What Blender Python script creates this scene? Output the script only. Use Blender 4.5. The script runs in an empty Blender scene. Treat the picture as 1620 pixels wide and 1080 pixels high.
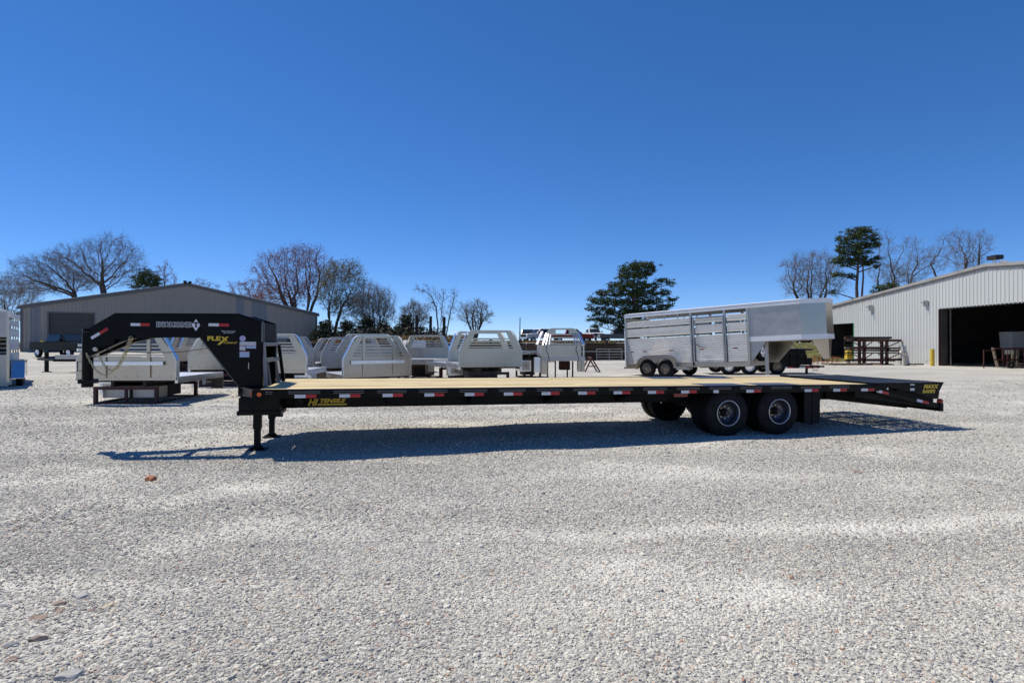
import bpy, math, random
import numpy as np
from mathutils import Vector, Matrix
R = math.radians
random.seed(7); np.random.seed(7)
scene = bpy.context.scene
COL = scene.collection

# ------------------------------------------------------------------ camera, sky, sun, exposure
F = 880.7
HC = 1.595
cam_d = bpy.data.cameras.new('camera'); cam = bpy.data.objects.new('camera', cam_d); COL.objects.link(cam)
cam_d.sensor_width = 36; cam_d.lens = F / 1620 * 36; cam_d.clip_end = 3000; cam_d.clip_start = 0.05
cam.location = (0, 0, HC); cam.rotation_euler = (R(90) + 0.002, 0, 0)
scene.camera = cam
SX, SY = 0.49, -0.30                      # shadow offset per metre of height
sun_el = math.atan(1 / math.hypot(SX, SY))
world = bpy.data.worlds.new('World'); scene.world = world; world.use_nodes = True
wn = world.node_tree.nodes; wl = world.node_tree.links
bg = wn['Background']
sky = wn.new('ShaderNodeTexSky'); sky.sky_type = 'NISHITA'; sky.sun_disc = False
sky.sun_elevation = sun_el; sky.sun_rotation = math.atan2(-SX, -SY)
sky.air_density = 0.6; sky.dust_density = 0.0; sky.ozone_density = 6.0; sky.altitude = 0
hsv = wn.new('ShaderNodeHueSaturation'); hsv.inputs['Saturation'].default_value = 1.2
gam = wn.new('ShaderNodeGamma'); gam.inputs[1].default_value = 0.85
tint = wn.new('ShaderNodeMix'); tint.data_type = 'RGBA'; tint.blend_type = 'MULTIPLY'; tint.inputs[0].default_value = 1.0; tint.inputs[7].default_value = (1.10, 1.20, 1.46, 1)
wl.new(sky.outputs[0], hsv.inputs['Color']); wl.new(hsv.outputs[0], gam.inputs[0]); wl.new(gam.outputs[0], tint.inputs[6]); wl.new(tint.outputs[2], bg.inputs[0]); bg.inputs[1].default_value = 0.125
sun_d = bpy.data.lights.new('sun', 'SUN'); sun = bpy.data.objects.new('sun', sun_d); COL.objects.link(sun)
sun_d.energy = 5.0; sun_d.angle = R(0.53); sun_d.color = (1.0, 0.93, 0.80)
sun.rotation_euler = Vector((SX, SY, -1)).to_track_quat('-Z', 'Y').to_euler()
sun.location = (-8, 10, 30)
scene.view_settings.view_transform = 'Standard'; scene.view_settings.look = 'None'
scene.view_settings.gamma = 1; scene.view_settings.use_curve_mapping = False
scene.view_settings.exposure = 0.0

# ------------------------------------------------------------------ materials
MATS = {}
def nodes_of(m):
    m.use_nodes = True
    return m.node_tree.nodes, m.node_tree.links, m.node_tree.nodes['Principled BSDF']
def mat(name, col, rough=0.6, metal=0.0, var=0.12, scale=6.0, bump=0.0, bscale=40.0, rand=0.0, streak=None, spec=0.5, dirt=None, coord='Object', detail=5):
    if name in MATS: return MATS[name]
    m = bpy.data.materials.new(name); n, l, b = nodes_of(m)
    tc = n.new('ShaderNodeTexCoord'); mp = n.new('ShaderNodeMapping')
    l.new(tc.outputs[coord], mp.inputs[0])
    if streak: mp.inputs['Scale'].default_value = streak
    nz = n.new('ShaderNodeTexNoise'); nz.inputs['Scale'].default_value = scale; nz.inputs['Detail'].default_value = detail
    l.new(mp.outputs[0], nz.inputs['Vector'])
    rp = n.new('ShaderNodeValToRGB')
    rp.color_ramp.elements[0].position = 0.3; rp.color_ramp.elements[1].position = 0.7
    rp.color_ramp.elements[0].color = [max(0, c * (1 - var)) for c in col] + [1]
    rp.color_ramp.elements[1].color = [min(1, c * (1 + var)) for c in col] + [1]
    l.new(nz.outputs[0], rp.inputs[0]); out = rp.outputs[0]
    if dirt:
        dcol, amt, dsc = dirt
        n2 = n.new('ShaderNodeTexNoise'); n2.inputs['Scale'].default_value = dsc; n2.inputs['Detail'].default_value = 6
        l.new(tc.outputs[coord], n2.inputs['Vector'])
        r2 = n.new('ShaderNodeValToRGB'); r2.color_ramp.elements[0].position = 0.5; r2.color_ramp.elements[1].position = 0.72
        r2.color_ramp.elements[0].color = (0, 0, 0, 1); r2.color_ramp.elements[1].color = (amt, amt, amt, 1)
        l.new(n2.outputs[0], r2.inputs[0])
        mx = n.new('ShaderNodeMix'); mx.data_type = 'RGBA'; l.new(r2.outputs[0], mx.inputs[0]); l.new(out, mx.inputs[6])
        mx.inputs[7].default_value = (*dcol, 1); out = mx.outputs[2]
    if rand:
        oi = n.new('ShaderNodeObjectInfo'); hs = n.new('ShaderNodeHueSaturation')
        mr = n.new('ShaderNodeMapRange'); mr.inputs[3].default_value = 1 - rand; mr.inputs[4].default_value = 1 + rand
        l.new(oi.outputs['Random'], mr.inputs[0]); l.new(mr.outputs[0], hs.inputs['Value']); l.new(out, hs.inputs['Color']); out = hs.outputs[0]
    l.new(out, b.inputs['Base Color'])
    b.inputs['Roughness'].default_value = rough; b.inputs['Metallic'].default_value = metal
    b.inputs['Specular IOR Level'].default_value = spec
    if metal > 0.3 or rough < 0.5:
        mr2 = n.new('ShaderNodeMapRange'); mr2.inputs[3].default_value = rough * 0.75; mr2.inputs[4].default_value = min(1, rough * 1.3)
        l.new(nz.outputs[0], mr2.inputs[0]); l.new(mr2.outputs[0], b.inputs['Roughness'])
    if bump:
        bn = n.new('ShaderNodeTexNoise'); bn.inputs['Scale'].default_value = bscale; bn.inputs['Detail'].default_value = 4
        l.new(mp.outputs[0], bn.inputs['Vector'])
        bp = n.new('ShaderNodeBump'); bp.inputs['Strength'].default_value = bump; bp.inputs['Distance'].default_value = 0.02
        l.new(bn.outputs[0], bp.inputs['Height']); l.new(bp.outputs[0], b.inputs['Normal'])
    MATS[name] = m; return m
black = mat('black_paint', (0.0035, 0.0035, 0.004), 0.28, var=0.3, scale=3, spec=0.11, dirt=((0.02, 0.019, 0.017), 0.2, 5))
blackmatte = mat('black_matte', (0.009, 0.009, 0.009), 0.5, var=0.3, spec=0.12, dirt=((0.03, 0.028, 0.024), 0.25, 4))
rubber = mat('rubber', (0.009, 0.009, 0.010), 0.75, var=0.25, spec=0.2, dirt=((0.04, 0.038, 0.036), 0.25, 8))
redtape = mat('red_tape', (0.42, 0.012, 0.015), 0.45, var=0.05)
whitetape = mat('white_tape', (0.62, 0.63, 0.66), 0.4, var=0.05)
white = mat('white_paint', (0.78, 0.78, 0.78), 0.4, var=0.04, dirt=((0.4, 0.36, 0.3), 0.25, 3))
decalw = mat('decal_white', (0.72, 0.73, 0.78), 0.5, var=0.04)
decalg = mat('decal_silver', (0.42, 0.44, 0.47), 0.5, var=0.08)
yellow = mat('decal_yellow', (0.62, 0.42, 0.03), 0.5, var=0.06)
pinline = mat('edge_line_grey', (0.22, 0.21, 0.21), 0.4, var=0.2)  # pale grey for thin edge lines and step posts
alu = mat('aluminium', (0.50, 0.44, 0.36), 0.28, 1.0, var=0.12, scale=0.9, bump=0.22, bscale=1.1, detail=2)
alub = mat('aluminium_bright', (0.82, 0.81, 0.80), 0.34, 1.0, var=0.05, scale=4, bump=0.08, bscale=30)
alud = mat('aluminium_dull', (0.46, 0.435, 0.40), 0.45, 0.9, var=0.12, scale=2, detail=2)
slatm = mat('aluminium_slat', (0.80, 0.79, 0.76), 0.36, 0.40, var=0.06, scale=3, rand=0.05)
rust = mat('rusty_steel', (0.075, 0.025, 0.017), 0.8, 0.1, var=0.5, scale=9, bump=0.2)
maroon = mat('maroon_steel', (0.06, 0.016, 0.016), 0.6, var=0.25, scale=8)
darksteel = mat('dark_steel', (0.025, 0.02, 0.02), 0.65, 0.2, var=0.5, scale=7)
wood = mat('deck_pine', (0.62, 0.495, 0.265), 0.62, var=0.26, scale=4, streak=(0.25, 7, 7), rand=0.17, bump=0.15, bscale=12, dirt=((0.40, 0.29, 0.14), 0.35, 3))
timber = mat('railroad_tie', (0.045, 0.032, 0.024), 0.85, var=0.45, scale=3, streak=(0.4, 4, 4), rand=0.35, bump=0.4, bscale=15)
post_wood = mat('dark_post', (0.032, 0.025, 0.022), 0.9, var=0.4, scale=5, bump=0.3)
oldwood = mat('weathered_wood', (0.22, 0.165, 0.115), 0.85, var=0.3, scale=5, rand=0.25)
tan = mat('tan_siding', (0.27, 0.245, 0.215), 0.5, var=0.04, scale=1.2, rand=0.025, dirt=((0.30, 0.27, 0.22), 0.25, 0.6))
skylight_m = mat('translucent_panel', (0.17, 0.18, 0.205), 0.45, var=0.08, scale=2)
siding = mat('light_siding', (0.55, 0.56, 0.535), 0.45, var=0.03, scale=1.2, rand=0.02, dirt=((0.48, 0.45, 0.38), 0.3, 0.5))
trim = mat('roof_trim', (0.10, 0.10, 0.105), 0.55, var=0.15)
roofm = mat('metal_roof', (0.42, 0.40, 0.36), 0.5, 0.2, var=0.12, scale=0.7, dirt=((0.25, 0.14, 0.07), 0.5, 1.0))
doorm = mat('roller_door', (0.055, 0.05, 0.047), 0.6, var=0.06, scale=2)
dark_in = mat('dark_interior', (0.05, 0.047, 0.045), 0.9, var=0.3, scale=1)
brownin = mat('brown_boards', (0.12, 0.07, 0.04), 0.85, var=0.4, scale=2)
conc = mat('concrete', (0.50, 0.47, 0.42), 0.85, var=0.1, scale=2)
glass = mat('dark_glass', (0.02, 0.03, 0.04), 0.08, var=0.05)
amber = mat('amber_lens', (0.75, 0.12, 0.015), 0.3, var=0.1)
redlens = mat('red_lens', (0.25, 0.035, 0.02), 0.3, var=0.1)
bollard_y = mat('yellow_paint', (0.68, 0.47, 0.05), 0.5, var=0.1)
green_p = mat('green_plastic', (0.02, 0.16, 0.045), 0.5, var=0.1)
goldchain = mat('zinc_yellow_chain', (0.60, 0.52, 0.32), 0.35, 0.9, var=0.2)
redp = mat('red_paint', (0.36, 0.025, 0.02), 0.4, var=0.15)
orange = mat('orange_paint', (0.62, 0.12, 0.02), 0.4, var=0.1)
bluep = mat('blue_paint', (0.05, 0.13, 0.25), 0.4, var=0.1)
rimm = mat('rim_grey', (0.09, 0.10, 0.125), 0.35, 0.7, var=0.1)
rimold = mat('rim_brown', (0.24, 0.20, 0.15), 0.5, 0.6, var=0.4, scale=14)
chrome = mat('chrome_rim', (0.8, 0.8, 0.82), 0.2, 1.0, var=0.05)
hubm = mat('hub_black', (0.03, 0.028, 0.026), 0.45, 0.3, var=0.3)
studm = mat('stud_brass', (0.50, 0.40, 0.22), 0.35, 0.8, var=0.1)
meshm = mat('ramp_mesh', (0.045, 0.05, 0.058), 0.4, 0.4, var=0.2)
tread = mat('tread_plate', (0.10, 0.11, 0.13), 0.35, 0.6, var=0.2, scale=30)
bark = mat('bark', (0.10, 0.082, 0.07), 0.9, var=0.3, scale=3)
twig = mat('twig', (0.135, 0.10, 0.078), 0.9, var=0.25, scale=1)
twigl = mat('twig_pale', (0.20, 0.175, 0.16), 0.9, var=0.2, scale=1)
twigr = mat('twig_red', (0.19, 0.105, 0.085), 0.9, var=0.3, scale=1)
barkp = mat('pine_bark', (0.14, 0.085, 0.065), 0.9, var=0.3, scale=3)
budr = mat('red_buds', (0.28, 0.09, 0.06), 0.8, var=0.35, scale=1)
budg = mat('green_buds', (0.22, 0.21, 0.07), 0.8, var=0.35, scale=1)
def leafmat(name, c):
    m = mat(name, c, 0.65, var=0.45, scale=0.9, detail=3, spec=0.25); return m
pinel = leafmat('pine_needles', (0.06, 0.085, 0.026))
cedar = leafmat('cedar_foliage', (0.032, 0.038, 0.017))
scrub = leafmat('scrub_foliage', (0.055, 0.05, 0.028))
weeds = leafmat('dry_weeds', (0.20, 0.13, 0.06))
brickm = mat('red_brick', (0.36, 0.14, 0.07), 0.85, var=0.25, scale=12, bump=0.4)
stone_tan = mat('tan_stone', (0.52, 0.42, 0.30), 0.85, var=0.2, scale=9, bump=0.3)
stone_red = mat('red_stone', (0.33, 0.25, 0.20), 0.85, var=0.25, scale=9, bump=0.3)
stone_gry = mat('grey_stone', (0.40, 0.39, 0.37), 0.85, var=0.2, scale=9, bump=0.3)

def rust_siding():
    m = siding.copy(); m.name = 'light_siding_rusty'
    n, l, b = nodes_of(m)
    tc = n.new('ShaderNodeTexCoord'); sp = n.new('ShaderNodeSeparateXYZ'); l.new(tc.outputs['UV'], sp.inputs[0])
    mp = n.new('ShaderNodeMapping'); l.new(tc.outputs['Object'], mp.inputs[0]); mp.inputs['Scale'].default_value = (1, 1.6, 0.18)
    nz = n.new('ShaderNodeTexNoise'); nz.inputs['Scale'].default_value = 1.5; nz.inputs['Detail'].default_value = 6; l.new(mp.outputs[0], nz.inputs[0])
    # distance below the eave is stored in UV.y (metres)
    mr = n.new('ShaderNodeMapRange'); mr.inputs[1].default_value = 0; mr.inputs[2].default_value = 1.2; mr.inputs[3].default_value = 0.24; mr.inputs[4].default_value = -0.3
    l.new(sp.outputs[1], mr.inputs[0])
    ad = n.new('ShaderNodeMath'); ad.operation = 'ADD'; l.new(nz.outputs[0], ad.inputs[0]); l.new(mr.outputs[0], ad.inputs[1])
    rp = n.new('ShaderNodeValToRGB'); rp.color_ramp.elements[0].position = 0.58; rp.color_ramp.elements[1].position = 0.86
    rp.color_ramp.elements[0].color = (0, 0, 0, 1); rp.color_ramp.elements[1].color = (0.75, 0.75, 0.75, 1); l.new(ad.outputs[0], rp.inputs[0])
    old = b.inputs['Base Color'].links[0].from_socket
    mx = n.new('ShaderNodeMix'); mx.data_type = 'RGBA'; l.new(rp.outputs[0], mx.inputs[0]); l.new(old, mx.inputs[6]); mx.inputs[7].default_value = (0.42, 0.27, 0.10, 1)
    l.new(mx.outputs[2], b.inputs['Base Color'])
    return m
siding_r = rust_siding()

def gravel_mat():
    m = bpy.data.materials.new('gravel'); n, l, b = nodes_of(m)
    geo = n.new('ShaderNodeNewGeometry'); P = geo.outputs['Position']
    def vor(sc, feat='F1', out='Color'):
        v = n.new('ShaderNodeTexVoronoi'); v.inputs['Scale'].default_value = sc; l.new(P, v.inputs['Vector']); return v
    v1 = vor(38); v2 = vor(17); v3 = vor(80)
    def noise(sc, det=5, st=None):
        z = n.new('ShaderNodeTexNoise'); z.inputs['Scale'].default_value = sc; z.inputs['Detail'].default_value = det
        if st:
            mp = n.new('ShaderNodeMapping'); mp.inputs['Scale'].default_value = st; l.new(P, mp.inputs[0]); l.new(mp.outputs[0], z.inputs[0])
        else: l.new(P, z.inputs['Vector'])
        return z
    big = noise(0.35, 5, (0.45, 1.2, 1)); mid = noise(2.2, 6)
    # stone colour from voronoi random colour
    sep = n.new('ShaderNodeSeparateColor'); l.new(v1.outputs['Color'], sep.inputs[0])
    rp = n.new('ShaderNodeValToRGB'); l.new(sep.outputs[0], rp.inputs[0])
    e = rp.color_ramp.elements
    e[0].position = 0.0; e[0].color = (0.19, 0.187, 0.18, 1); e[1].position = 1.0; e[1].color = (0.62, 0.60, 0.55, 1)
    for pos, c in ((0.18, (0.30, 0.295, 0.285)), (0.5, (0.42, 0.405, 0.36)), (0.8, (0.51, 0.49, 0.435))):
        x = e.new(pos); x.color = (*c, 1)
    # rare warm stones
    cmp_ = n.new('ShaderNodeMath'); cmp_.operation = 'GREATER_THAN'; cmp_.inputs[1].default_value = 0.93; l.new(sep.outputs[1], cmp_.inputs[0])
    mw = n.new('ShaderNodeMath'); mw.operation = 'MULTIPLY'; mw.inputs[1].default_value = 0.6; l.new(cmp_.outputs[0], mw.inputs[0])
    mx = n.new('ShaderNodeMix'); mx.data_type = 'RGBA'; l.new(mw.outputs[0], mx.inputs[0]); l.new(rp.outputs[0], mx.inputs[6]); mx.inputs[7].default_value = (0.40, 0.27, 0.19, 1)
    # dusty light patches
    rb = n.new('ShaderNodeValToRGB'); rb.color_ramp.elements[0].position = 0.46; rb.color_ramp.elements[1].position = 0.68
    rb.color_ramp.elements[0].color = (0.10, 0.10, 0.10, 1); rb.color_ramp.elements[1].color = (0.75, 0.75, 0.75, 1)
    am = n.new('ShaderNodeMath'); am.operation = 'ADD'; l.new(big.outputs[0], am.inputs[0])
    mm = n.new('ShaderNodeMath'); mm.operation = 'MULTIPLY_ADD'; mm.inputs[1].default_value = 0.35; mm.inputs[2].default_value = -0.175; l.new(mid.outputs[0], mm.inputs[0]); l.new(mm.outputs[0], am.inputs[1])
    l.new(am.outputs[0], rb.inputs[0])
    md = n.new('ShaderNodeMix'); md.data_type = 'RGBA'; l.new(rb.outputs[0], md.inputs[0]); l.new(mx.outputs[2], md.inputs[6]); md.inputs[7].default_value = (0.55, 0.53, 0.485, 1)
    da = n.new('ShaderNodeAttribute'); da.attribute_name = 'dust'
    dn = n.new('ShaderNodeMath'); dn.operation = 'MULTIPLY'; dn.inputs[1].default_value = 0.8; l.new(da.outputs['Fac'], dn.inputs[0])
    md2 = n.new('ShaderNodeMix'); md2.data_type = 'RGBA'; l.new(dn.outputs[0], md2.inputs[0]); l.new(md.outputs[2], md2.inputs[6]); md2.inputs[7].default_value = (0.68, 0.65, 0.585, 1); md = md2
    # broad tone
    mb = n.new('ShaderNodeMapRange'); mb.inputs[3].default_value = 0.86; mb.inputs[4].default_value = 1.3; l.new(noise(0.12, 3).outputs[0], mb.inputs[0])
    hs = n.new('ShaderNodeHueSaturation'); l.new(mb.outputs[0], hs.inputs['Value']); l.new(md.outputs[2], hs.inputs['Color'])
    l.new(hs.outputs[0], b.inputs['Base Color']); b.inputs['Roughness'].default_value = 0.9; b.inputs['Specular IOR Level'].default_value = 0.2
    # bump
    s1 = n.new('ShaderNodeMath'); s1.operation = 'MULTIPLY_ADD'; s1.inputs[1].default_value = 0.6; l.new(v2.outputs['Distance'], s1.inputs[0]); l.new(v1.outputs['Distance'], s1.inputs[2])
    s2 = n.new('ShaderNodeMath'); s2.operation = 'MULTIPLY_ADD'; s2.inputs[1].default_value = 0.4; l.new(v3.outputs['Distance'], s2.inputs[0]); l.new(s1.outputs[0], s2.inputs[2])
    bp = n.new('ShaderNodeBump'); bp.invert = True; bp.inputs['Strength'].default_value = 0.75; bp.inputs['Distance'].default_value = 0.03
    l.new(s2.outputs[0], bp.inputs['Height']); l.new(bp.outputs[0], b.inputs['Normal'])
    return m
gravelm = gravel_mat()

def stone_mat():
    m = bpy.data.materials.new('gravel_stone'); n, l, b = nodes_of(m)
    oi = n.new('ShaderNodeObjectInfo'); rp = n.new('ShaderNodeValToRGB'); l.new(oi.outputs['Random'], rp.inputs[0])
    e = rp.color_ramp.elements; e[0].color = (0.20, 0.195, 0.19, 1); e[1].position = 1.0; e[1].color = (0.36, 0.20, 0.13, 1)
    for pos, c in ((0.08, (0.30, 0.29, 0.275)), (0.28, (0.41, 0.395, 0.36)), (0.55, (0.495, 0.475, 0.42)), (0.8, (0.60, 0.575, 0.50)), (0.94, (0.50, 0.475, 0.41)), (0.975, (0.45, 0.36, 0.27)), (0.99, (0.38, 0.25, 0.18))):
        x = e.new(pos); x.color = (*c, 1)
    nz = n.new('ShaderNodeTexNoise'); nz.inputs['Scale'].default_value = 60; tc = n.new('ShaderNodeTexCoord'); l.new(tc.outputs['Object'], nz.inputs[0])
    mr = n.new('ShaderNodeMapRange'); mr.inputs[3].default_value = 0.82; mr.inputs[4].default_value = 1.18; l.new(nz.outputs[0], mr.inputs[0])
    hs = n.new('ShaderNodeHueSaturation'); geo = n.new('ShaderNodeNewGeometry'); mp = n.new('ShaderNodeMapping'); mp.inputs['Scale'].default_value = (0.45, 1.2, 1); l.new(geo.outputs['Position'], mp.inputs[0])
    bz = n.new('ShaderNodeTexNoise'); bz.inputs['Scale'].default_value = 0.35; bz.inputs['Detail'].default_value = 5; l.new(mp.outputs[0], bz.inputs[0])
    bm = n.new('ShaderNodeMapRange'); bm.inputs[1].default_value = 0.35; bm.inputs[2].default_value = 0.68; bm.inputs[3].default_value = 0.90; bm.inputs[4].default_value = 1.34; l.new(bz.outputs[0], bm.inputs[0])
    mu = n.new('ShaderNodeMath'); mu.operation = 'MULTIPLY'; l.new(mr.outputs[0], mu.inputs[0]); l.new(bm.outputs[0], mu.inputs[1])
    l.new(mu.outputs[0], hs.inputs['Value']); l.new(rp.outputs[0], hs.inputs['Color'])
    l.new(hs.outputs[0], b.inputs['Base Color']); b.inputs['Roughness'].default_value = 0.85; b.inputs['Specular IOR Level'].default_value = 0.25
    return m
stonem = stone_mat()

def grass_mat():
    m = bpy.data.materials.new('grass'); n, l, b = nodes_of(m)
    geo = n.new('ShaderNodeNewGeometry')
    nz = n.new('ShaderNodeTexNoise'); nz.inputs['Scale'].default_value = 1.2; nz.inputs['Detail'].default_value = 8; l.new(geo.outputs['Position'], nz.inputs[0])
    rp = n.new('ShaderNodeValToRGB'); l.new(nz.outputs[0], rp.inputs[0]); e = rp.color_ramp.elements
    e[0].position = 0.3; e[0].color = (0.05, 0.06, 0.022, 1); e[1].position = 0.72; e[1].color = (0.22, 0.17, 0.09, 1)
    x = e.new(0.5); x.color = (0.12, 0.12, 0.045, 1)
    l.new(rp.outputs[0], b.inputs['Base Color']); b.inputs['Roughness'].default_value = 0.95; b.inputs['Specular IOR Level'].default_value = 0.1
    z2 = n.new('ShaderNodeTexNoise'); z2.inputs['Scale'].default_value = 14; l.new(geo.outputs['Position'], z2.inputs[0])
    bp = n.new('ShaderNodeBump'); bp.inputs['Strength'].default_value = 0.8; bp.inputs['Distance'].default_value = 0.08; l.new(z2.outputs[0], bp.inputs['Height']); l.new(bp.outputs[0], b.inputs['Normal'])
    return m
grassm = grass_mat()

# ------------------------------------------------------------------ mesh helpers
class MB:
    def __init__(s): s.v = []; s.f = []; s.m = []; s.sm = []; s.cur = 0
    def add(s, vs, fs, smooth=False):
        o = len(s.v); s.v += [tuple(v) for v in vs]
        for f in fs: s.f.append([i + o for i in f]); s.m.append(s.cur); s.sm.append(smooth)
        return s
    def box(s, a, b):
        x0, y0, z0 = [min(p, q) for p, q in zip(a, b)]; x1, y1, z1 = [max(p, q) for p, q in zip(a, b)]
        return s.add([(x0, y0, z0), (x1, y0, z0), (x1, y1, z0), (x0, y1, z0), (x0, y0, z1), (x1, y0, z1), (x1, y1, z1), (x0, y1, z1)],
                     [(0, 3, 2, 1), (4, 5, 6, 7), (0, 1, 5, 4), (1, 2, 6, 5), (2, 3, 7, 6), (3, 0, 4, 7)])
    def hexa(s, bottom, top):     # two lists of 4 points
        return s.add(list(bottom) + list(top), [(0, 3, 2, 1), (4, 5, 6, 7), (0, 1, 5, 4), (1, 2, 6, 5), (2, 3, 7, 6), (3, 0, 4, 7)])
    def bar(s, p, q, w, h=None, up=(0, 0, 1)):     # square bar between two points
        h = h or w; p = Vector(p); q = Vector(q); d = (q - p).normalized(); u = Vector(up)
        if abs(d.dot(u)) > 0.98: u = Vector((1, 0, 0))
        a = d.cross(u).normalized(); b = a.cross(d).normalized(); a = a * w / 2; b = b * h / 2
        return s.hexa([p - a - b, p + a - b, p + a + b, p - a + b], [q - a - b, q + a - b, q + a + b, q - a + b])
    def cyl(s, p, q, r, r2=None, n=12, cap=True, smooth=True):
        r2 = r if r2 is None else r2; p = Vector(p); q = Vector(q); d = (q - p).normalized(); u = Vector((0, 0, 1))
        if abs(d.dot(u)) > 0.95: u = Vector((1, 0, 0))
        a = d.cross(u).normalized(); b = d.cross(a)
        c = [(math.cos(2 * math.pi * i / n), math.sin(2 * math.pi * i / n)) for i in range(n)]
        vs = [p + (a * x + b * y) * r for x, y in c] + [q + (a * x + b * y) * r2 for x, y in c]
        s.add(vs, [(i, (i + 1) % n, n + (i + 1) % n, n + i) for i in range(n)], smooth)
        if cap: s.add(vs, [tuple(range(n))[::-1], tuple(range(n, 2 * n))])
        return s
    def lathe(s, prof, c, axis, n=24, smooth=True):    # prof: (t along axis, r)
        c = Vector(c); d = Vector(axis).normalized(); u = Vector((0, 0, 1)); a = d.cross(u).normalized(); b = d.cross(a); vs = []
        for t, r in prof:
            for i in range(n):
                th = 2 * math.pi * i / n; vs.append(c + d * t + (a * math.cos(th) + b * math.sin(th)) * r)
        fs = []
        for j in range(len(prof) - 1):
            for i in range(n): fs.append((j * n + i, j * n + (i + 1) % n, (j + 1) * n + (i + 1) % n, (j + 1) * n + i))
        return s.add(vs, fs, smooth)
    def prism(s, pts, dirv, smooth=False):     # polygon extruded by vector
        n = len(pts); d = Vector(dirv); a = [Vector(p) for p in pts]; vs = a + [p + d for p in a]
        s.add(vs, [tuple(range(n))[::-1], tuple(range(n, 2 * n))])
        return s.add(vs, [(i, (i + 1) % n, n + (i + 1) % n, n + i) for i in range(n)], smooth)
    def tube(s, pts, r, n=8):
        for i in range(len(pts) - 1): s.cyl(pts[i], pts[i + 1], r, n=n, cap=(i in (0, len(pts) - 2)))
        return s
    def mesh(s, name, mats):
        me = bpy.data.meshes.new(name); me.from_pydata(s.v, [], s.f)
        for m in (mats if isinstance(mats, (list, tuple)) else [mats]): me.materials.append(m)
        me.polygons.foreach_set('material_index', s.m); me.polygons.foreach_set('use_smooth', s.sm); me.update(); return me
    def build(s, name, mats, parent=None, bevel=0, fixn=True):
        o = bpy.data.objects.new(name, s.mesh(name, mats)); COL.objects.link(o)
        if parent: o.parent = parent
        if bevel:
            b = o.modifiers.new('bevel', 'BEVEL'); b.width = bevel; b.segments = 2; b.limit_method = 'ANGLE'; b.angle_limit = R(40)
        return o
def tag(o, label=None, cat=None, group=None, kind=None):
    if label: o['label'] = label
    if cat: o['category'] = cat
    if group: o['group'] = group
    if kind: o['kind'] = kind
    return o
def thing(name, label, cat, loc=(0, 0, 0), rz=0, group=None, rx=0, ry=0):
    o = bpy.data.objects.new(name, None); COL.objects.link(o); o.location = loc; o.rotation_euler = (rx, ry, rz); o.empty_display_size = 0.2
    return tag(o, label, cat, group)
def inst(me, name, parent=None, loc=(0, 0, 0), rot=(0, 0, 0), scale=(1, 1, 1)):
    o = bpy.data.objects.new(name, me); COL.objects.link(o)
    if parent: o.parent = parent
    o.location = loc; o.rotation_euler = rot; o.scale = scale; return o
def copy_tree(o, parent=None):
    c = o.copy(); COL.objects.link(c)
    if parent: c.parent = parent
    for ch in list(o.children): copy_tree(ch, c)
    return c
def X(px, Y): return (px - 810) / 881.0 * Y
def Zh(py, Y): return HC + (541.8 - py) / 881.0 * Y
def ss(a, b, x): t = np.clip((x - a) / (b - a), 0, 1); return t * t * (3 - 2 * t)
def text(body, size, m, parent, loc, rot, name='lettering', offset=0.0, shear=0.0, sx=1.0, ext=0.001, align='CENTER', space=1.0):
    cu = bpy.data.curves.new('txt', 'FONT'); cu.body = body; cu.size = size; cu.extrude = ext; cu.offset = offset; cu.shear = shear
    cu.align_x = align; cu.align_y = 'CENTER'; cu.space_character = space; cu.resolution_u = 2
    t = bpy.data.objects.new('txt', cu); COL.objects.link(t); bpy.context.view_layer.update()
    me = bpy.data.meshes.new_from_object(t.evaluated_get(bpy.context.evaluated_depsgraph_get())); bpy.data.objects.remove(t)
    me.materials.clear(); me.materials.append(m)
    return inst(me, name, parent, loc, rot, (sx, 1, 1))

# ------------------------------------------------------------------ terrain
PL = 1.58
def gz(x, y):
    x = np.asarray(x, float); y = np.asarray(y, float)
    z = 0.035 * np.sin(x * 0.31 + 1) * np.sin(y * 0.23) * ss(11, 18, y)
    z = z + 0.70 * ss(32, 52, y) * ss(-12, -24, x)
    z = z - 0.22 * ss(34, 48, y) * ss(16, 26, x)
    wall = ss(50.3, 50.7, y) * ss(-26, -14, x)
    bank = ss(50.5, 62, y)
    k = ss(10.8, 12.5, x)
    z = z + (PL - z) * (wall * (1 - k) + bank * k) * ss(-30, -14, x)
    z = z + (0.9) * ss(60, 90, y) * ss(-14, -30, x)
    # small relief of the gravel yard
    z = z + (0.012 * np.sin(x * 1.7 + y * 0.6) * np.sin(y * 1.3 - x * 0.4) + 0.006 * np.sin(x * 4.1 - y * 2.2)) * ss(50, 20, y)
    return z
def g1(x, y): return float(gz(x, y))
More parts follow.
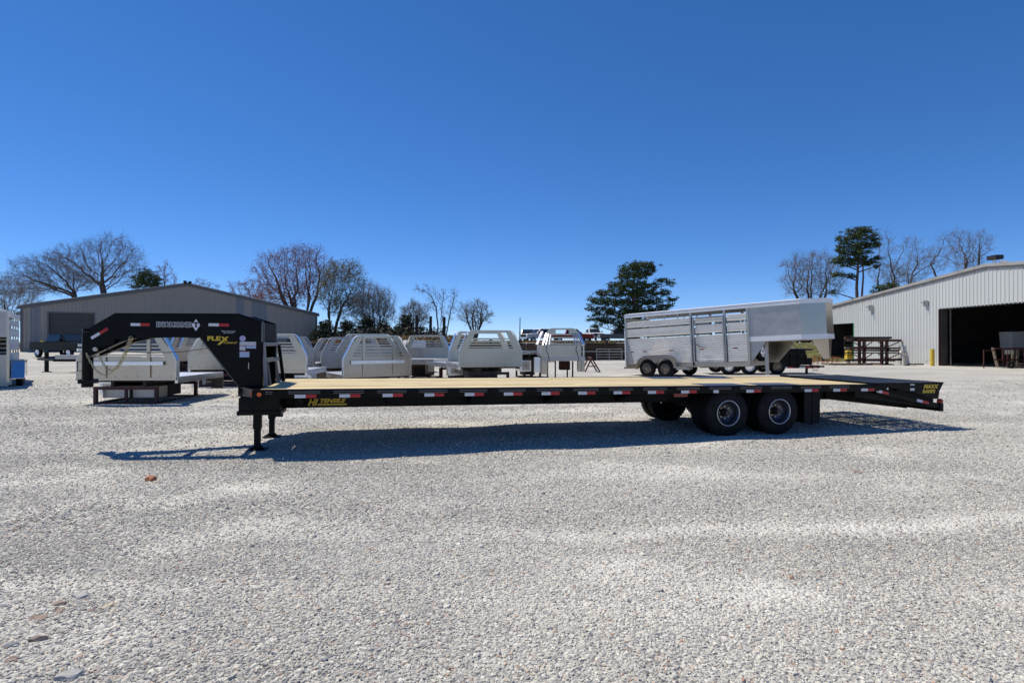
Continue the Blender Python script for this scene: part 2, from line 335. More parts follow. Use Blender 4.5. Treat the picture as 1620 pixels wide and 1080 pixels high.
def dust(x, y):
    x = np.asarray(x, float); y = np.asarray(y, float)
    wob = 0.12 * np.sin(x * 0.9 + 0.6) + 0.07 * np.sin(x * 2.3)
    m = 0.55 + 0.45 * np.sin(x * 0.8 + 1.0 + 0.9 * np.sin(y * 0.7)) 
    l = np.exp(-((y - 4.75 - 0.03 * x + wob) / 0.20) ** 2) * np.clip(0.35 + 0.25 * x, 0, 1) + 0.6 * np.exp(-((y - 6.55 - 0.05 * x - wob) / 0.26) ** 2) * m + 0.8 * np.exp(-((y - 3.55 + wob) / 0.17) ** 2) * (1 - 0.6 * m) + 0.5 * np.exp(-((y - 12.8 - 0.1 * x - wob) / 0.5) ** 2)
    p = np.sin(x * 1.25 + 1.3 * np.sin(y * 1.7)) * np.sin(y * 2.0 - 0.5 * x + 0.7) + 0.45 * np.sin(x * 3.9 + y * 2.1) * np.sin(y * 4.7 - x * 1.3)
    f = 0.5 + 0.5 * np.sin(x * 7.3 + 2 * np.sin(y * 5.1)) * np.sin(y * 9.7 + 1.7 * np.sin(x * 4.3))
    return np.clip((l * 1.0 + np.clip((p - 0.35) * 1.1, 0, 1) * 0.8) * (0.65 + 0.5 * f), 0, 1)
def grid(xs, ys, name, m, keep=None):
    A, B = np.meshgrid(xs, ys); Zz = gz(A, B); nx = len(xs)
    v = np.stack([A.ravel(), B.ravel(), Zz.ravel()], 1)
    f = []
    for j in range(len(ys) - 1):
        for i in range(nx - 1):
            cx = (xs[i] + xs[i + 1]) / 2; cy = (ys[j] + ys[j + 1]) / 2
            if keep is None or keep(cx, cy): f.append((j * nx + i, j * nx + i + 1, (j + 1) * nx + i + 1, (j + 1) * nx + i))
    me = bpy.data.meshes.new(name); me.from_pydata(v.tolist(), [], f); me.materials.append(m)
    me.polygons.foreach_set('use_smooth', [True] * len(f)); me.update()
    at = me.attributes.new('dust', 'FLOAT', 'POINT'); at.data.foreach_set('value', (dust(v[:, 0], v[:, 1]) * ss(40, 20, v[:, 1])).astype(np.float32))
    o = bpy.data.objects.new(name, me); COL.objects.link(o); return tag(o, kind='structure')
xs = np.unique(np.concatenate([np.arange(-1200, -60, 60), np.arange(-60, -16, 1.5), np.arange(-16, 16, 0.16), np.arange(16, 60, 1.5), np.arange(60, 1300, 60)]))
ys = np.unique(np.concatenate([np.arange(-60, 0, 6), np.arange(0, 9, 0.07), np.arange(9, 20, 0.3), np.arange(20, 50, 1.0), np.arange(50, 63, 0.25), np.arange(63, 100, 2.5), np.arange(100, 1800, 80)]))
def is_yard(x, y): return (y < 50.4 + 1.2 * math.sin(x * 0.7)) or (x < -14 and y < 66)
tag(grid(xs, ys, 'ground', gravelm, is_yard))
tag(grid(xs, ys, 'grass_field', grassm, lambda x, y: not is_yard(x, y)))

# gravel stones: loose stones over the near yard (one mass nobody could count)
def gravel_stones():
    col = bpy.data.collections.new('stone_shapes')
    for k in range(7):
        b = MB(); 
        t = (1 + 5 ** .5) / 2
        iv = [(-1, t, 0), (1, t, 0), (-1, -t, 0), (1, -t, 0), (0, -1, t), (0, 1, t), (0, -1, -t), (0, 1, -t), (t, 0, -1), (t, 0, 1), (-t, 0, -1), (-t, 0, 1)]
        fc = [(0, 11, 5), (0, 5, 1), (0, 1, 7), (0, 7, 10), (0, 10, 11), (1, 5, 9), (5, 11, 4), (11, 10, 2), (10, 7, 6), (7, 1, 8), (3, 9, 4), (3, 4, 2), (3, 2, 6), (3, 6, 8), (3, 8, 9), (4, 9, 5), (2, 4, 11), (6, 2, 10), (8, 6, 7), (9, 8, 1)]
        vs = []
        for v in iv:
            w = Vector(v).normalized() * random.uniform(0.62, 1.15) * 0.5
            vs.append((w.x * 1.15, w.y * 0.9, w.z * random.uniform(0.5, 0.75)))
        b.add(vs, fc, False)
        o = bpy.data.objects.new('stone', b.mesh('stone', stonem)); col.objects.link(o)
    rng = np.random.default_rng(3)
    def patch(y0, y1, dens, marg, lo, hi):
        area = 0.97 * (y1 * y1 - y0 * y0) + marg * 2 * (y1 - y0); N = int(area * dens)
        u = rng.random(N * 2); yy = np.sqrt(y0 * y0 + u * (y1 * y1 - y0 * y0)); xx = (rng.random(N * 2) * 2 - 1) * (0.97 * yy + marg)
        yy = yy[:N]; xx = xx[:N]
        s = lo + (hi - lo) * rng.random(N) ** 2.2
        return xx, yy, s
    P = [patch(2.0, 4.5, 6200, 0.4, 0.007, 0.027), patch(4.5, 8, 2600, 0.3, 0.009, 0.032), patch(8, 14, 420, 0.3, 0.018, 0.042),
         patch(14, 24, 60, 0.3, 0.025, 0.06), patch(2.0, 14, 6, 0.3, 0.04, 0.06)]
    x = np.concatenate([p[0] for p in P]); y = np.concatenate([p[1] for p in P]); s = np.concatenate([p[2] for p in P])
    # fewer stones on the dusty, driven-over patches
    keep = rng.random(len(x)) > 0.04 + 0.72 * dust(x, y)
    x, y, s = x[keep], y[keep], s[keep]
    z = gz(x, y) + s * 0.08
    me = bpy.data.meshes.new('gravel_stones'); me.from_pydata(np.stack([x, y, z], 1).tolist(), [], [])
    a = me.attributes.new('sc', 'FLOAT', 'POINT'); a.data.foreach_set('value', s)
    a = me.attributes.new('ro', 'FLOAT_VECTOR', 'POINT'); ro = np.stack([rng.normal(0, .35, len(x)), rng.normal(0, .35, len(x)), rng.random(len(x)) * 6.28], 1); a.data.foreach_set('vector', ro.ravel())
    o = bpy.data.objects.new('gravel_stones', me); COL.objects.link(o); me.materials.append(stonem)
    ng = bpy.data.node_groups.new('scatter', 'GeometryNodeTree'); ng.interface.new_socket('Geometry', in_out='INPUT', socket_type='NodeSocketGeometry'); ng.interface.new_socket('Geometry', in_out='OUTPUT', socket_type='NodeSocketGeometry')
    N = ng.nodes; L = ng.links; gi = N.new('NodeGroupInput'); go = N.new('NodeGroupOutput')
    ip = N.new('GeometryNodeInstanceOnPoints'); ci = N.new('GeometryNodeCollectionInfo'); ci.inputs['Collection'].default_value = col; ci.inputs['Separate Children'].default_value = True
    a1 = N.new('GeometryNodeInputNamedAttribute'); a1.data_type = 'FLOAT'; a1.inputs[0].default_value = 'sc'
    a2 = N.new('GeometryNodeInputNamedAttribute'); a2.data_type = 'FLOAT_VECTOR'; a2.inputs[0].default_value = 'ro'
    er = N.new('FunctionNodeEulerToRotation'); L.new(a2.outputs[0], er.inputs[0])
    mp = N.new('GeometryNodeMeshToPoints'); L.new(gi.outputs[0], mp.inputs[0]); L.new(mp.outputs[0], ip.inputs['Points']); L.new(ci.outputs[0], ip.inputs['Instance'])
    ip.inputs['Pick Instance'].default_value = True; L.new(er.outputs[0], ip.inputs['Rotation']); L.new(a1.outputs[0], ip.inputs['Scale']); L.new(ip.outputs[0], go.inputs[0])
    md = o.modifiers.new('scatter', 'NODES'); md.node_group = ng
    tag(o, 'loose pale grey crushed stones covering the near yard', 'gravel', kind='stuff')
gravel_stones()

# ------------------------------------------------------------------ corrugated buildings
def corr_panel(w, zb, zt0, zt1, rib=0.3, depth=0.03):
    """panel in local x (0..w), facing -y, bottom zb, tops zt0->zt1; ribs stand proud"""
    b = MB(); n = max(1, int(round(w / rib))); r = w / n; prof = []
    for i in range(n):
        x0 = i * r; prof += [(x0, -depth), (x0 + 0.03, -depth), (x0 + 0.06, 0), (x0 + r * 0.5, 0.0), (x0 + r - 0.03, 0)]
    prof.append((w, 0)); vs = []; uv = []
    for x, y in prof:
        zt = zt0 + (zt1 - zt0) * x / w
        vs += [(x, y, zb), (x, y, zt)]; uv += [(x, zt - zb), (x, 0)]
    fs = [(2 * i, 2 * i + 2, 2 * i + 3, 2 * i + 1) for i in range(len(prof) - 1)]
    b.add(vs, fs); return b, uv
def wall_run(parent, p0, p1, zb, topf, m, pw=0.9, holes=(), name='wall_panel', special=None, roofdrop=True, off=0.0):
    """panels along p0->p1 (2d, local). holes: (s0,s1,za,zb). topf(s)->z"""
    p0 = Vector(p0); p1 = Vector(p1); L = (p1 - p0).length; d = (p1 - p0) / L; ang = math.atan2(d.y, d.x)
    cuts = sorted({0.0, L, *[h[0] for h in holes], *[h[1] for h in holes]}); segs = []
    for a, c in zip(cuts, cuts[1:]):
        n = max(1, int(round((c - a) / pw)))
        for i in range(n): segs.append((a + (c - a) * i / n, a + (c - a) * (i + 1) / n))
    for a, c in segs:
        mid = (a + c) / 2; spans = [(zb, None)]
        for h in holes:
            if h[0] - 1e-4 <= mid <= h[1] + 1e-4:
                spans = ([(zb, h[2])] if h[2] > zb + 0.01 else []) + [(h[3], None)]
        mm = m
        if special:
            for s0, s1, sm in special:
                if s0 <= mid <= s1: mm = sm
        for lo, hi in spans:
            t0, t1 = (topf(a), topf(c)) if hi is None else (hi, hi)
            b, uv = corr_panel(c - a + 0.0005, lo, t0, t1)
            o = b.build(name, mm, parent); me = o.data; ul = me.uv_layers.new(name='UVMap')
            for lp in me.loops: ul.data[lp.index].uv = uv[lp.vertex_index]
            q = p0 + d * a; o.location = (q.x, q.y, 0); o.rotation_euler = (0, 0, ang)

def left_building():
    P0 = Vector((X(33, 52), 52)); P1 = Vector((X(501, 66.5), 66.5)); L = (P1 - P0).length; ang = math.atan2((P1 - P0).y, (P1 - P0).x)
    t = thing('metal_shed', 'wide tan metal shed with low gable and dark roller door behind the gooseneck', 'building', (P0.x, P0.y, 0), ang)
    he = 4.87; mid = L * 0.5; sl = 0.212
    topf = lambda s: he + sl * (min(s, L - s))
    def S(px):   # px -> s along the wall
        lo, hi = 0, L
        for _ in range(40):
            m_ = (lo + hi) / 2; q = P0 + (P1 - P0) * m_ / L
            if 810 + 881 * q.x / q.y < px: lo = m_
            else: hi = m_
        return lo
    d0, d1 = S(77), S(148); zt = 4.42
    sky_ = [(S(49), S(63.5), skylight_m), (S(377), S(391), skylight_m), (S(402.5), S(407), skylight_m), (S(411), S(417), skylight_m)]
    cuts = [(S(49), S(49) + .001, 50, 0.3)]
    wall_run(t, (0, 0), (L, 0), 0.3, topf, tan, 0.78, holes=[(d0, d1, 0.3, zt)], special=sky_)
    # roller door sections (recessed) with frame
    for k in range(6):
        z0 = 0.5 + (zt - 0.5) * k / 6; b = MB().box((d0, 0.16, z0 + 0.012), (d1, 0.20, 0.5 + (zt - 0.5) * (k + 1) / 6 - 0.012)); b.build('door_panel', doorm, t)
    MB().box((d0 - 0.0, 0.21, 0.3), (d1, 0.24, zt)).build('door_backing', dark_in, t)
    for k in (0.36, 0.52): MB().box((d0 + (d1 - d0) * (k), 0.145, 1.95), (d0 + (d1 - d0) * (k + 0.11), 0.158, 2.2)).build('door_window', glass, t)
    fr = MB(); fr.box((d0 - 0.12, -0.05, 0.3), (d0, 0.2, zt + 0.12)); fr.box((d1, -0.05, 0.3), (d1 + 0.12, 0.2, zt + 0.12)); fr.box((d0, -0.05, zt), (d1, 0.2, zt + 0.12)); fr.build('door_frame', trim, t)
    # rakes, corner trim
    r = MB()
    for a, c in ((0, mid), (L, mid)):
        p = Vector((a, -0.09, topf(a) + 0.03)); q = Vector((c, -0.09, topf(c) + 0.03)); r.bar(p + (p - q) * 0.02, q, 0.2, 0.26)
    r.build('rake_trim', trim, t)
    MB().box((-0.06, -0.05, 0.3), (0.12, 0.05, he)).build('corner_trim', trim, t)
    MB().box((L - 0.12, -0.05, 0.3), (L + 0.06, 0.05, he)).build('corner_trim', trim, t)
    D = 30; o = 0.35
    for a, c in ((-0.25, mid), (L + 0.25, mid)):
        za, zc = topf(0) - 0.05 + 0.2, topf(mid) + 0.2
        MB().hexa([(a, -0.2, za), (c, -0.2, zc), (c, D, zc), (a, D, za)], [(a, -0.2, za + .06), (c, -0.2, zc + .06), (c, D, zc + .06), (a, D, za + .06)]).build('roof_panel', roofm, t)
    for xx, nm in ((0, 'side_wall'), (L - .03, 'side_wall')): MB().box((xx, 0.06, 0.3), (xx + 0.03, D, he)).build(nm, tan, t)
    MB().prism([(0, D, 0.3), (L, D, 0.3), (L, D, he), (mid, D, topf(mid)), (0, D, he)], (0, 0.05, 0)).build('back_wall', tan, t)
    # ridge floodlight
    f = MB(); f.box((mid - 0.35, -0.5, topf(mid) + 0.18), (mid - 0.05, -0.2, topf(mid) + 0.42)); f.box((mid + 0.1, -0.5, topf(mid) + 0.18), (mid + 0.4, -0.2, topf(mid) + 0.38)); f.box((mid - 0.3, -0.25, topf(mid) + 0.1), (mid + 0.35, -0.1, topf(mid) + 0.2)); f.build('floodlight', darksteel, t)
    return t, P0, P1, L, S
LB = left_building()

XR = 30.7
def right_building():
    y1 = 55.6; yr = 36.0; y0 = 16.4; he = 4.72; hr = 6.40
    t = thing('metal_workshop', 'pale ribbed metal workshop with a big open dark doorway on the right', 'building', (XR, y1, 0), R(-90))
    # local x runs from far end towards the camera: s = y1 - Y ; local -y faces ... after -90deg rotation (local -y -> world -x)
    L = y1 - y0; sr = y1 - yr
    topf = lambda s: he + (hr - he) * (s / sr if s <= sr else 1 - (s - sr) / (L - sr))
    dz = 3.98
    holes = [(y1 - 54.2, y1 - 50.0, -0.4, 3.35), (y1 - 40.0, y1 - 28.5, -0.4, dz)]
    wall_run(t, (0, 0), (L, 0), -0.4, topf, siding_r, 0.9, holes=holes)
    # fascia under the roof, roof
    g = MB()
    for a, c in ((-0.3, sr), (L + 0.3, sr)):
        p = Vector((a, -0.055, topf(max(0, min(L, a))) + 0.04)); q = Vector((c, -0.055, topf(c) + 0.04)); g.bar(p, q, 0.06, 0.11)
    g.build('fascia', trim, t)
    W = 24
    for a, c in ((-0.3, sr), (L + 0.3, sr)):
        za, zc = topf(max(0, min(L, a))) + 0.10, topf(sr) + 0.10
        MB().hexa([(a, -0.10, za), (c, -0.10, zc), (c, W, zc), (a, W, za)], [(a, -0.10, za + .20), (c, -0.10, zc + .20), (c, W, zc + .20), (a, W, za + .20)]).build('roof_panel', roofm, t)
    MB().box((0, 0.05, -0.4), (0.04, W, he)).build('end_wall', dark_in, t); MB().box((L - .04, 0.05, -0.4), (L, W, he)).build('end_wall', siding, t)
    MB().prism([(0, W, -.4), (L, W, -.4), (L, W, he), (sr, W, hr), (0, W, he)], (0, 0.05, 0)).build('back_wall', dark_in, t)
    s0, s1 = y1 - 40.0, y1 - 28.5
    # door jambs: maroon edge + dark inner column
    MB().box((s0 - 0.02, -0.05, -0.2), (s0 + 0.05, 0.04, dz)).build('door_jamb', maroon, t)
    MB().box((s0 + 0.06, 0.05, -0.2), (s0 + 0.12, 0.5, dz)).build('inner_reveal', dark_in, t); MB().box((s0 + 0.30, 0.52, -0.1), (s0 + 0.36, 0.58, dz)).build('door_track', alud, t)
    MB().box((s0, 0.0, dz - 0.02), (s1, 0.25, dz + 0.06)).build('door_header', darksteel, t)
    q0 = y1 - 54.2; q1 = y1 - 50.0
    MB().box((q1 - 0.05, -0.04, -0.2), (q1 + 0.04, 0.2, 3.35)).build('bay_jamb', green_p, t)
    # interior of the left bay: boarded partition and shelf
    MB().box((q0 - 0.6, 3.0, -0.3), (q1 + 1.5, 3.1, 4.2)).build('bay_partition', brownin, t)
    for z in (0.55, 1.35, 2.2): MB().box((q0 + 0.3, 1.4, z), (q1 + 1.0, 2.6, z + 0.06)).build('bay_shelf', brownin, t)
    for x in (q0 + 0.3, q0 + 2.2, q1 + 0.9): MB().box((x, 1.4, -0.3), (x + 0.1, 1.5, 2.3)).build('bay_post', brownin, t)
    # interior partition right of the bay keeps the light out
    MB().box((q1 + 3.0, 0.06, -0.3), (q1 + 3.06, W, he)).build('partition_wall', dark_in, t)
    MB().box((-0.02, 0.35, -0.35), (L, W, -0.10)).build('floor_slab', conc, t)
    tb = MB(); tb.box((s0 + 4.4, 6.0, dz - 0.25), (s0 + 5.3, 6.2, dz - 0.2)); tb.build('ceiling_lamp', white, t)
    # concrete apron
    MB().box((s0 - 1.6, -1.3, -0.3), (s1, 0.35, -0.062)).build('concrete_apron', conc, t)
    # roof vent with camera box
    v = MB(); v.cyl((sr - 0.1, 0.6, hr + 0.2), (sr - 0.1, 0.6, hr + 0.55), 0.12, n=12); v.build('vent_pipe', alub, t)
    v = MB(); v.box((sr - 0.35, 0.3, hr + 0.55), (sr + 0.35, 0.8, hr + 0.82)); v.build('vent_hood', darksteel, t)
    v = MB(); v.cyl((sr + 0.3, 0.8, hr + 0.2), (sr + 0.3, 0.8, hr + 0.42), 0.16, 0.22, n=12); v.build('vent_pipe', alub, t)
    return t, topf, y1
RB = right_building()
def wall_lamp(px, py, Y, label, shade=white, big=1.0):
    z = Zh(py, Y); t = thing('wall_lamp', label, 'lamp', (XR - 0.03, Y, z), 0)
    b = MB(); b.box((-0.10, -0.14, -0.16), (0.0, 0.14, 0.16)); b.build('back_plate', alud, t)
    b = MB(); b.lathe([(0, 0.02), (0.02, 0.12), (0.10, 0.19), (0.2, 0.2), (0.3, 0.17)], (-0.32, 0, 0.12), (0, 0, -1), n=14); b.build('lamp_head', shade, t)
    b = MB(); b.cyl((-0.32, 0, 0.05), (-0.05, 0, 0.05), 0.03, n=8); b.build('arm', alud, t); t.scale = (big,) * 3
wall_lamp(1380, 487, XR / ((1380 - 810) / 881), 'grey shaded lamp on the pale workshop wall, the farther one near the stacked steel rack', alud, 1.5)
wall_lamp(1467, 480, XR / ((1467 - 810) / 881), 'white domed lamp on the pale workshop wall just left of the open doorway', white, 1.3)

# ------------------------------------------------------------------ bollards etc.
def bollard(px, Y, top, label, r=0.09):
    x = X(px, Y); z = g1(x, Y); t = thing('bollard', label, 'bollard', (x, Y, z)); h = Zh(top, Y) - z
    MB().cyl((0, 0, -0.2), (0, 0, h), r, n=16).build('pipe', bollard_y, t); MB().lathe([(0, r), (0.05, r * 0.75), (0.07, 0.001)], (0, 0, h), (0, 0, 1), 16).build('cap', bollard_y, t)
bollard(1475, 39.6, 552, 'yellow steel bollard beside the open workshop doorway', 0.14)
bollard(66, 51.6, 538.5, 'yellow steel bollard left of the dark roller door of the tan shed', 0.14)
def bin_(px, Y, label):
    x = X(px, Y); z = g1(x, Y) - 0.03; t = thing('bin', label, 'bin', (x, Y, z))
    MB().lathe([(0, 0.001), (0, 0.2), (0.32, 0.26), (0.34, 0.28), (0.34, 0.24), (0.05, 0.17)], (0, 0, 0), (0, 0, 1), 18).build('tub', green_p, t)
    MB().tube([(-.25, 0, .3), (-.15, 0, .42), (.15, 0, .42), (.25, 0, .3)], 0.012, 6).build('handle', darksteel, t)
bin_(1470, 40.4, 'green plastic tub standing behind the yellow bollard')

# ------------------------------------------------------------------ wheels
def tyre_mesh(r, rr, w, n=32):
    b = MB(); b.lathe([(0.0, rr), (-0.005, rr + 0.015), (0.0, rr + (r - rr) * 0.35), (0.012, r - 0.04), (0.035, r - 0.008), (0.06, r), (w - 0.06, r), (w - 0.035, r - 0.008), (w - 0.012, r - 0.04), (w, rr + (r - rr) * 0.35), (w, rr), (w * 0.5, rr - 0.005), (0, rr)], (0, 0, 0), (0, 1, 0), n)
    # shoulder tread blocks
    k = 40
    for i in range(k):
        th = 2 * math.pi * i / k
        for y0, y1 in ((0.035, 0.085), (0.10, w - 0.10), (w - 0.085, w - 0.035)):
            c, s_ = math.cos(th), math.sin(th); dr = r + 0.006; hw = 0.0225 * r / 0.4
            p = Vector((c * (r - 0.012), 0, s_ * (r - 0.012))); q = Vector((c * dr, 0, s_ * dr)); tn = Vector((-s_, 0, c)) * hw
            b.hexa([p - tn + Vector((0, y0, 0)), p + tn + Vector((0, y0, 0)), p + tn + Vector((0, y1, 0)), p - tn + Vector((0, y1, 0))], [q - tn + Vector((0, y0, 0)), q + tn + Vector((0, y0, 0)), q + tn + Vector((0, y1, 0)), q - tn + Vector((0, y1, 0))])
    return b.mesh('tyre', rubber)
T_BIG = tyre_mesh(0.40, 0.215, 0.235); T_MID = tyre_mesh(0.39, 0.22, 0.21, 28)
def rim_deep(rr, depth=0.15):        # deep dish rim seen from outside (-y side is outside)
    b = MB(); b.lathe([(-0.008, rr + 0.006), (-0.012, rr - 0.004), (0.0, rr - 0.012), (0.02, rr - 0.02), (0.05, rr - 0.035), (depth, rr - 0.04), (depth, 0.075)], (0, 0, 0), (0, 1, 0), 28)
    return b.mesh('rim', rimm)
def ring_mesh(rr): b = MB(); b.lathe([(-0.013, rr + 0.008), (-0.018, rr), (-0.013, rr - 0.008), (0.0, rr - 0.01)], (0, 0, 0), (0, 1, 0), 32); return b.mesh('rim_lip', chrome)
RIMD = rim_deep(0.215, 0.13); RIML = ring_mesh(0.213); RIML.materials[0] = mat('rim_lip_grey', (0.42, 0.43, 0.45), 0.35, 0.9)
def rim_flat(rr, m, spokes=8):
    b = MB(); b.lathe([(-0.01, rr), (-0.012, rr - 0.01), (0.01, rr - 0.02), (0.05, rr - 0.03), (0.05, rr - 0.05)], (0, 0, 0), (0, 1, 0), 24)
    b.lathe([(0.05, rr - 0.05), (0.03, rr * 0.55), (0.015, rr * 0.4), (0.015, 0.001)], (0, 0, 0), (0, 1, 0), 24)
    for i in range(spokes):
        th = 2 * math.pi * i / spokes; c, s_ = math.cos(th), math.sin(th)
        b.bar((c * rr * 0.4, 0.012, s_ * rr * 0.4), (c * (rr - 0.045), 0.03, s_ * (rr - 0.045)), 0.035, 0.03)
    b.cyl((0, -0.03, 0), (0, 0.02, 0), 0.045, n=12)
    return b.mesh('rim', m)
RIM_OLD = rim_flat(0.22, rimold); RIM_CH = rim_flat(0.22, chrome, 6)
hub_b = MB(); hub_b.cyl((0, 0.06, 0), (0, 0.135, 0), 0.06, n=16); hub_b.cyl((0, 0.0, 0), (0, 0.06, 0), 0.045, 0.055, n=16); HUB = hub_b.mesh('hub', hubm)
sb = MB()
for i in range(8):
    th = 2 * math.pi * i / 8; sb.cyl((0.1 * math.cos(th), 0.095, 0.1 * math.sin(th)), (0.1 * math.cos(th), 0.135, 0.1 * math.sin(th)), 0.011, n=6)
STUDS = sb.mesh('wheel_studs', studm)

# ------------------------------------------------------------------ THE BLACK GOOSENECK TRAILER
TX, TY, TTH, TAL = -3.0517, 7.7947, 0.2365, 0.0103
W = 2.55
TR = thing('flatbed_trailer', 'long black gooseneck flatbed trailer with pale pine deck boards, parked across the gravel', 'trailer', (TX, TY, 0), TTH, ry=TAL)
def tz(s): return TAL * s            # local height of the ground at s
DH = 0.9345
def build_trailer():
    s0, s1 = -0.50, 9.93                      # wood deck
    # boards running lengthwise
    nb = 13; y0, y1 = 0.085, W - 0.085; bw = (y1 - y0) / nb
    for i in range(nb):
        cut = [s0 + 0.02] + sorted([s0 + (s1 - s0) * random.choice((0.47, 0.53))]) + [s1]
        for a, c in zip(cut, cut[1:]):
            me = MB(); dz = random.uniform(-0.003, 0.003)
            me.box((a + 0.003, y0 + i * bw + (0.016 if i in (4, 9) else 0.004), DH - 0.042 + dz), (c - 0.003, y0 + (i + 1) * bw - (0.016 if i in (3, 8) else 0.004), DH - 0.004 + dz))
            me.box((a + 0.003, y0 + i * bw - 0.0005, DH - 0.044 + dz), (c - 0.003, y0 + (i + 1) * bw + 0.0005, DH - 0.0425 + dz))  # thin lower lip added to stop sun leaking through the board gaps
            o = me.build('deck_board', wood, TR)
    # rub rail channel near and far: outer channel with pockets and stand-off strips
    for side in (0, 1):
        yf = 0.0 if side == 0 else W
        sg = 1 if side == 0 else -1
        b = MB(); b.box((-0.50, yf + sg * 0.035, 0.825), (10.0, yf + sg * 0.085, DH + 0.004)); b.box((-0.50, yf + sg * 0.0, 0.925), (10.0, yf + sg * 0.035, DH)); b.box((-0.50, yf + sg * 0.0, 0.819), (10.0, yf + sg * 0.035, 0.830))
        b.build('side_rail', black, TR, bevel=0.003)
        b = MB(); b.box((-0.50, yf - sg * 0.012, 0.868), (10.0, yf - sg * 0.002, 0.918)); b.build('rub_rail', black, TR, bevel=0.002)
        pk = MB(); pk.box((-0.07, 0, 0.83), (0.07, 0.035, 0.925)); pm = pk.mesh('stake_pocket', black)
        for i in range(-1, 17):
            s = i * 0.6 + 0.35 + 0.12
            inst(pm, 'stake_pocket', TR, (s, yf if side == 0 else yf - 0.035, 0))
        if side == 0:
            ln = MB(); ln.box((-0.08, -0.0135, 0.906), (0.34, -0.0118, 0.9125)); ln.box((-0.08, -0.0135, 0.880), (0.34, -0.0118, 0.8855)); lm = ln.mesh('rail_edge_strip', pinline)
            tw = MB().box((-0.0, -0.0145, 0.819), (0.145, -0.0125, 0.867)); tw.cur = 1; tw.box((0.145, -0.0145, 0.819), (0.29, -0.0125, 0.867)); tm = tw.mesh('reflective_tape', [whitetape, redtape])
            back = MB().box((-0.5, -0.012, 0.815), (10.0, -0.004, 0.8675)); back.build('tape_rail', black, TR)
            for i in range(0, 16):
                inst(lm, 'rail_edge_strip', TR, (i * 0.6, 0, 0))
            inst(MB().box((-0.02, -0.0135, 0.906), (0.07, -0.0118, 0.9125)).box((-0.02, -0.0135, 0.880), (0.07, -0.0118, 0.8855)).mesh('rail_edge_strip', pinline), 'rail_edge_strip', TR, (-0.36, 0, 0))
            for i in range(0, 17):
                if i == 11:
                    inst(MB().box((0, -0.0145, 0.819), (0.10, -0.0125, 0.867)).mesh('reflective_tape', whitetape), 'reflective_tape', TR, (i * 0.6 + 0.0, 0, 0)); continue
                if i == 13: continue
                if i == 12: inst(tm, 'reflective_tape', TR, (i * 0.6 + 0.03, 0, 0)); continue
                inst(tm, 'reflective_tape', TR, (i * 0.6, 0, 0))
    # main I-beams (inset)
    for y in (0.74, W - 0.74):
        b = MB(); b.box((-0.85, y - 0.006, 0.63), (9.6, y + 0.006, 0.86)); b.box((-0.85, y - 0.07, 0.605), (9.6, y + 0.07, 0.63)); b.box((-0.85, y - 0.07, 0.855), (9.6, y + 0.07, 0.875))
        b.build('main_beam', blackmatte, TR, bevel=0.003)
    # cross members
    cm = MB().box((-0.025, 0.09, 0.83), (0.025, W - 0.09, 0.888)).mesh('cross_member', blackmatte)
    for i in range(-1, 25): inst(cm, 'cross_member', TR, (i * 0.4, 0, 0))
    # outriggers
    om = MB(); om.prism([(-0.006, 0.09, 0.83), (-0.006, 0.735, 0.83), (-0.006, 0.735, 0.64), (-0.006, 0.62, 0.64), (-0.006, 0.09, 0.80)], (0.05, 0, 0)); om = om.mesh('outrigger', blackmatte)
    om2 = MB(); om2.prism([(-0.006, W - 0.09, 0.83), (-0.006, W - 0.735, 0.83), (-0.006, W - 0.735, 0.64), (-0.006, W - 0.62, 0.64), (-0.006, W - 0.09, 0.80)], (0.05, 0, 0)); om2 = om2.mesh('outrigger', blackmatte)
    for s in (0.02, 1.27, 2.55, 3.85, 5.15): inst(om, 'outrigger', TR, (s, 0, 0)); inst(om2, 'outrigger', TR, (s, 0, 0))
    # chamfered front corners and front apron
    for mir in (False, True):
        f = (lambda y: W - y) if mir else (lambda y: y)
        b = MB()
        b.hexa([(-0.5, f(0.0), 0.80), (-0.5, f(0.08), 0.80), (-0.82, f(0.80), 0.80), (-0.88, f(0.76), 0.80)], [(-0.5, f(0.0), DH), (-0.5, f(0.08), DH), (-0.82, f(0.80), DH), (-0.88, f(0.76), DH)])
        b.hexa([(-0.5, f(0.0), DH - 0.03), (-0.5, f(0.8), DH - 0.03), (-0.8, f(0.8), DH - 0.03), (-0.85, f(0.75), DH - 0.03)], [(-0.5, f(0.0), DH - .004), (-0.5, f(0.8), DH - .004), (-0.8, f(0.8), DH - .004), (-0.85, f(0.75), DH - .004)])
        b.build('front_corner', black, TR)
        b = MB()
        for z in (0.826, 0.916):
            b.hexa([(-0.512, f(-0.004), z), (-0.512, f(0.0), z), (-0.884, f(0.755), z), (-0.889, f(0.752), z)], [(-0.512, f(-0.004), z + .005), (-0.512, f(0.0), z + .005), (-0.884, f(0.755), z + .005), (-0.889, f(0.752), z + .005)])
        b.build('rail_edge_strip', pinline, TR)
    MB().box((-0.87, 0.76, 0.62), (-0.81, W - 0.76, DH - 0.005)).build('front_beam', black, TR, bevel=0.004)
    MB().box((-0.5, 0.8, DH - 0.05), (-0.8, W - 0.8, DH - 0.006)).build('front_deck_plate', black, TR)
    # lower drop box between jacks
    MB().box((-0.79, 0.30, 0.565), (-0.24, 0.76, 0.80)).build('jack_box', blackmatte, TR, bevel=0.006)
    MB().box((-0.79, W - 0.76, 0.565), (-0.24, W - 0.30, 0.80)).build('jack_box', blackmatte, TR, bevel=0.006)
    MB().box((-0.81, 0.28, 0.553), (-0.22, 0.78, 0.612)).build('jack_box_lip', blackmatte, TR, bevel=0.004)
